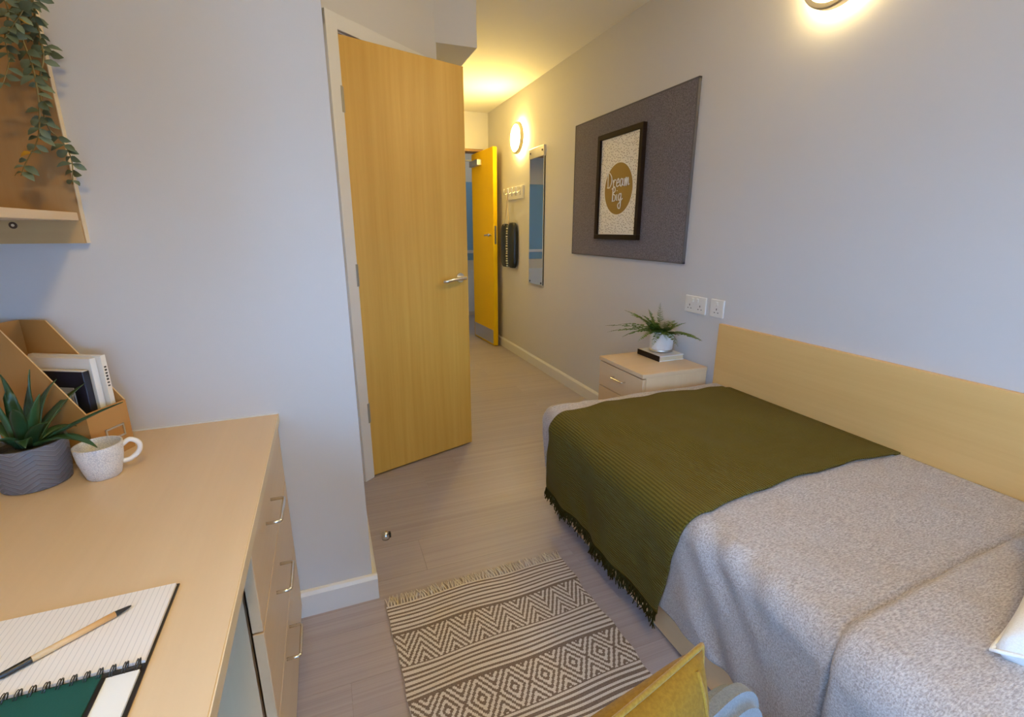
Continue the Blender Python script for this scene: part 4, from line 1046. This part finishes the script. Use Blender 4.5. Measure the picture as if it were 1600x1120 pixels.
# magazine file with its contents
az = R(27); FR_ = Vector((-0.475, 1.345, DT0)); fl_ = Vector((-math.sin(az), -math.cos(az), 0)); fb_ = Vector((-math.cos(az), math.sin(az), 0))
FM = Matrix(((fb_.x, fl_.x, 0, FR_.x), (fb_.y, fl_.y, 0, FR_.y), (0, 0, 1, DT0), (0, 0, 0, 1)))   # local x back, y towards viewer's left, z up
ctr = FM @ Vector((.11, .05, 0))
t = empty('magazine_file', ctr, 'brown card magazine file with sloping sides and label holder on the desk', 'magazine file')
def side_panel(y0, y1):
    pts = [(0, 0), (.228, 0), (.228, .312), (.158, .312), (0, .122)]
    b = bmesh.new(); A = [b.verts.new((x, y0, z)) for x, z in pts]; B = [b.verts.new((x, y1, z)) for x, z in pts]
    b.faces.new(A[::-1]); b.faces.new(B)
    for i in range(5):
        f = b.faces.new((A[i], A[(i + 1) % 5], B[(i + 1) % 5], B[i])); f.material_index = 1 if i in (2, 3) else 0
    b.transform(FM); return b
O('side_panel', side_panel(0, .003), [M['kraft'], M['kraft_edge']], t)
O('side_panel', side_panel(.097, .100), [M['kraft'], M['kraft_edge']], t)
O('front_panel', box((0, .003, 0), (.003, .097, .122), 0, 1, None, FM), M['kraft'], t)
O('back_panel', box((.225, .003, 0), (.228, .097, .312), 0, 1, None, FM), M['kraft'], t)
O('base', box((.003, .003, 0), (.225, .097, .003), 0, 1, None, FM), M['kraft'], t)
b = None
for y0, y1, z0, z1 in ((.018, .066, .040, .044), (.018, .066, .066, .070), (.018, .022, .040, .070), (.062, .066, .040, .070)):
    b = box((-.002, y0, z0), (.0005, y1, z1), 0, 1, b, FM)
O('label_holder', b, M['steel'], t)
def filed(name, y0, y1, x0, x1, h, mats, label, cat, grp=None):
    e = empty(name, FM @ Vector(((x0 + x1) / 2, (y0 + y1) / 2, .004)), label, cat, grp)
    return e
e = filed('magazine', .008, .020, .020, .205, .235, None, 'pale magazine standing in the brown magazine file', 'magazine')
O('pages', box((.020, .0085, .004), (.205, .0195, .234), 0, 1, None, FM), M['magazine'], e)
O('spine', box((.0185, .008, .004), (.0205, .020, .235), 0, 1, None, FM), M['magazine'], e)
b = None; rr = random.Random(3)
for k in range(7): b = box((.0178, .0115, .205 - k * .0075), (.0187, .0165, .205 - k * .0075 + rr.uniform(.003, .0055)), 0, 1, b, FM)
for zz in (.175 - .07, .148 - .07): b = box((.0178, .0085, zz), (.0187, .0195, zz + .002), 0, 1, b, FM)
O('printed_title', b, M['ink'], e)
e = filed('magazine', .022, .036, .03, .21, .22, None, 'white magazine with wide cover strip in the brown magazine file', 'magazine')
O('pages', box((.0315, .0225, .004), (.210, .0355, .231), 0, 1, None, FM), M['magazine'], e)
O('spine', box((.030, .022, .004), (.032, .036, .231), 0, 1, None, FM), M['blue_paper'], e)
e = filed('thin_book', .039, .058, .03, .2, .215, None, 'dark navy book standing in the brown magazine file', 'book')
O('cover', box((.034, .039, .004), (.200, .0555, .205), 0.001, 1, None, FM), M['navy'], e)
O('page_block', box((.036, .041, .2045), (.198, .0535, .2065), 0, 1, None, FM), M['magazine'], e)
e = filed('folder', .062, .075, .06, .21, .2, None, 'grey card folder standing in the brown magazine file', 'folder')
O('card', box((.055, .063, .004), (.205, .0655, .17), 0, 1, None, FM), M['grey_card'], e)
O('card', box((.058, .0660, .004), (.205, .0685, .16), 0, 1, None, FM), M['grey_card'], e)

# notebook: coil along x, lined page beyond it, green divider folded this side
NBX0, NBX1, NBY, NBYF, NBYN = -0.475, -0.250, 0.594, 0.742, 0.445
t = empty('spiral_notebook', (-0.36, NBY, DT0), 'open spiral notebook with lined page and green divider on the desk', 'notebook')
O('cover', box((NBX0 - .002, NBYN - .003, DT0), (NBX1 + .003, NBYF + .003, DT0 + .002), 0, 1), M['black'], t)
O('lined_page', box((NBX0, NBY + .006, DT0 + .002), (NBX1, NBYF, DT0 + .006), 0, 1), M['lined'], t)
O('page_block', box((NBX0, NBYN, DT0 + .002), (NBX1 - .002, NBY - .006, DT0 + .005), 0, 1), M['blue_paper'], t)
O('tab_page', box((NBX0, NBYN, DT0 + .005), (NBX1 - .035, NBY - .006, DT0 + .0062), 0, 1), M['black'], t)
O('green_divider', box((NBX0, NBYN, DT0 + .0062), (NBX1 - .040, NBY - .002, DT0 + .0078), 0, 1), M['green_cover'], t)
b = None; k = 0; x = NBX0 + .006
while x < NBX1 - .006:
    ring = [(x + .0016 * math.sin(a), NBY + .0065 * math.cos(a), DT0 + .0075 + .0058 * math.sin(a)) for a in [2 * math.pi * q / 14 for q in range(14)]]
    b = tube(ring, 0.0006, 5, b, closed=True); ring = [(p[0] + .0025, p[1], p[2]) for p in ring]; b = tube(ring, 0.0008, 5, b, closed=True)
    x += 0.0125
O('spiral_coil', b, M['black'], t, True)
O('coil_spine', tube([(NBX0 + .004, NBY - .002, DT0 + .0035), (NBX1 - .002, NBY - .002, DT0 + .0035)], 0.0028, 8), M['black'], t, True)

# pen
a = on_z(205, 946, DT0 + .011); c = on_z(-6, 1060, DT0 + .011); d = (c - a).normalized(); L = (c - a).length
t = empty('ballpoint_pen', ((a.x + c.x) / 2, (a.y + c.y) / 2, DT0 + .006), 'wooden pen with black ends lying on the notebook page', 'pen')
def P_(s): return a + d * s
O('barrel', tube([P_(.018), P_(L - .030)], 0.0042, 14), M['pen_wood'], t, True)
O('grip', tube([P_(0), P_(.003), P_(.018), P_(.0185)], [0.0010, 0.0018, 0.0040, 0.0040], 12), M['black'], t, True)
O('end_cap', tube([P_(L - .0305), P_(L - .030), P_(L - .005), P_(L)], [0.0043, 0.0043, 0.0038, 0.002], 12), M['black'], t, True)
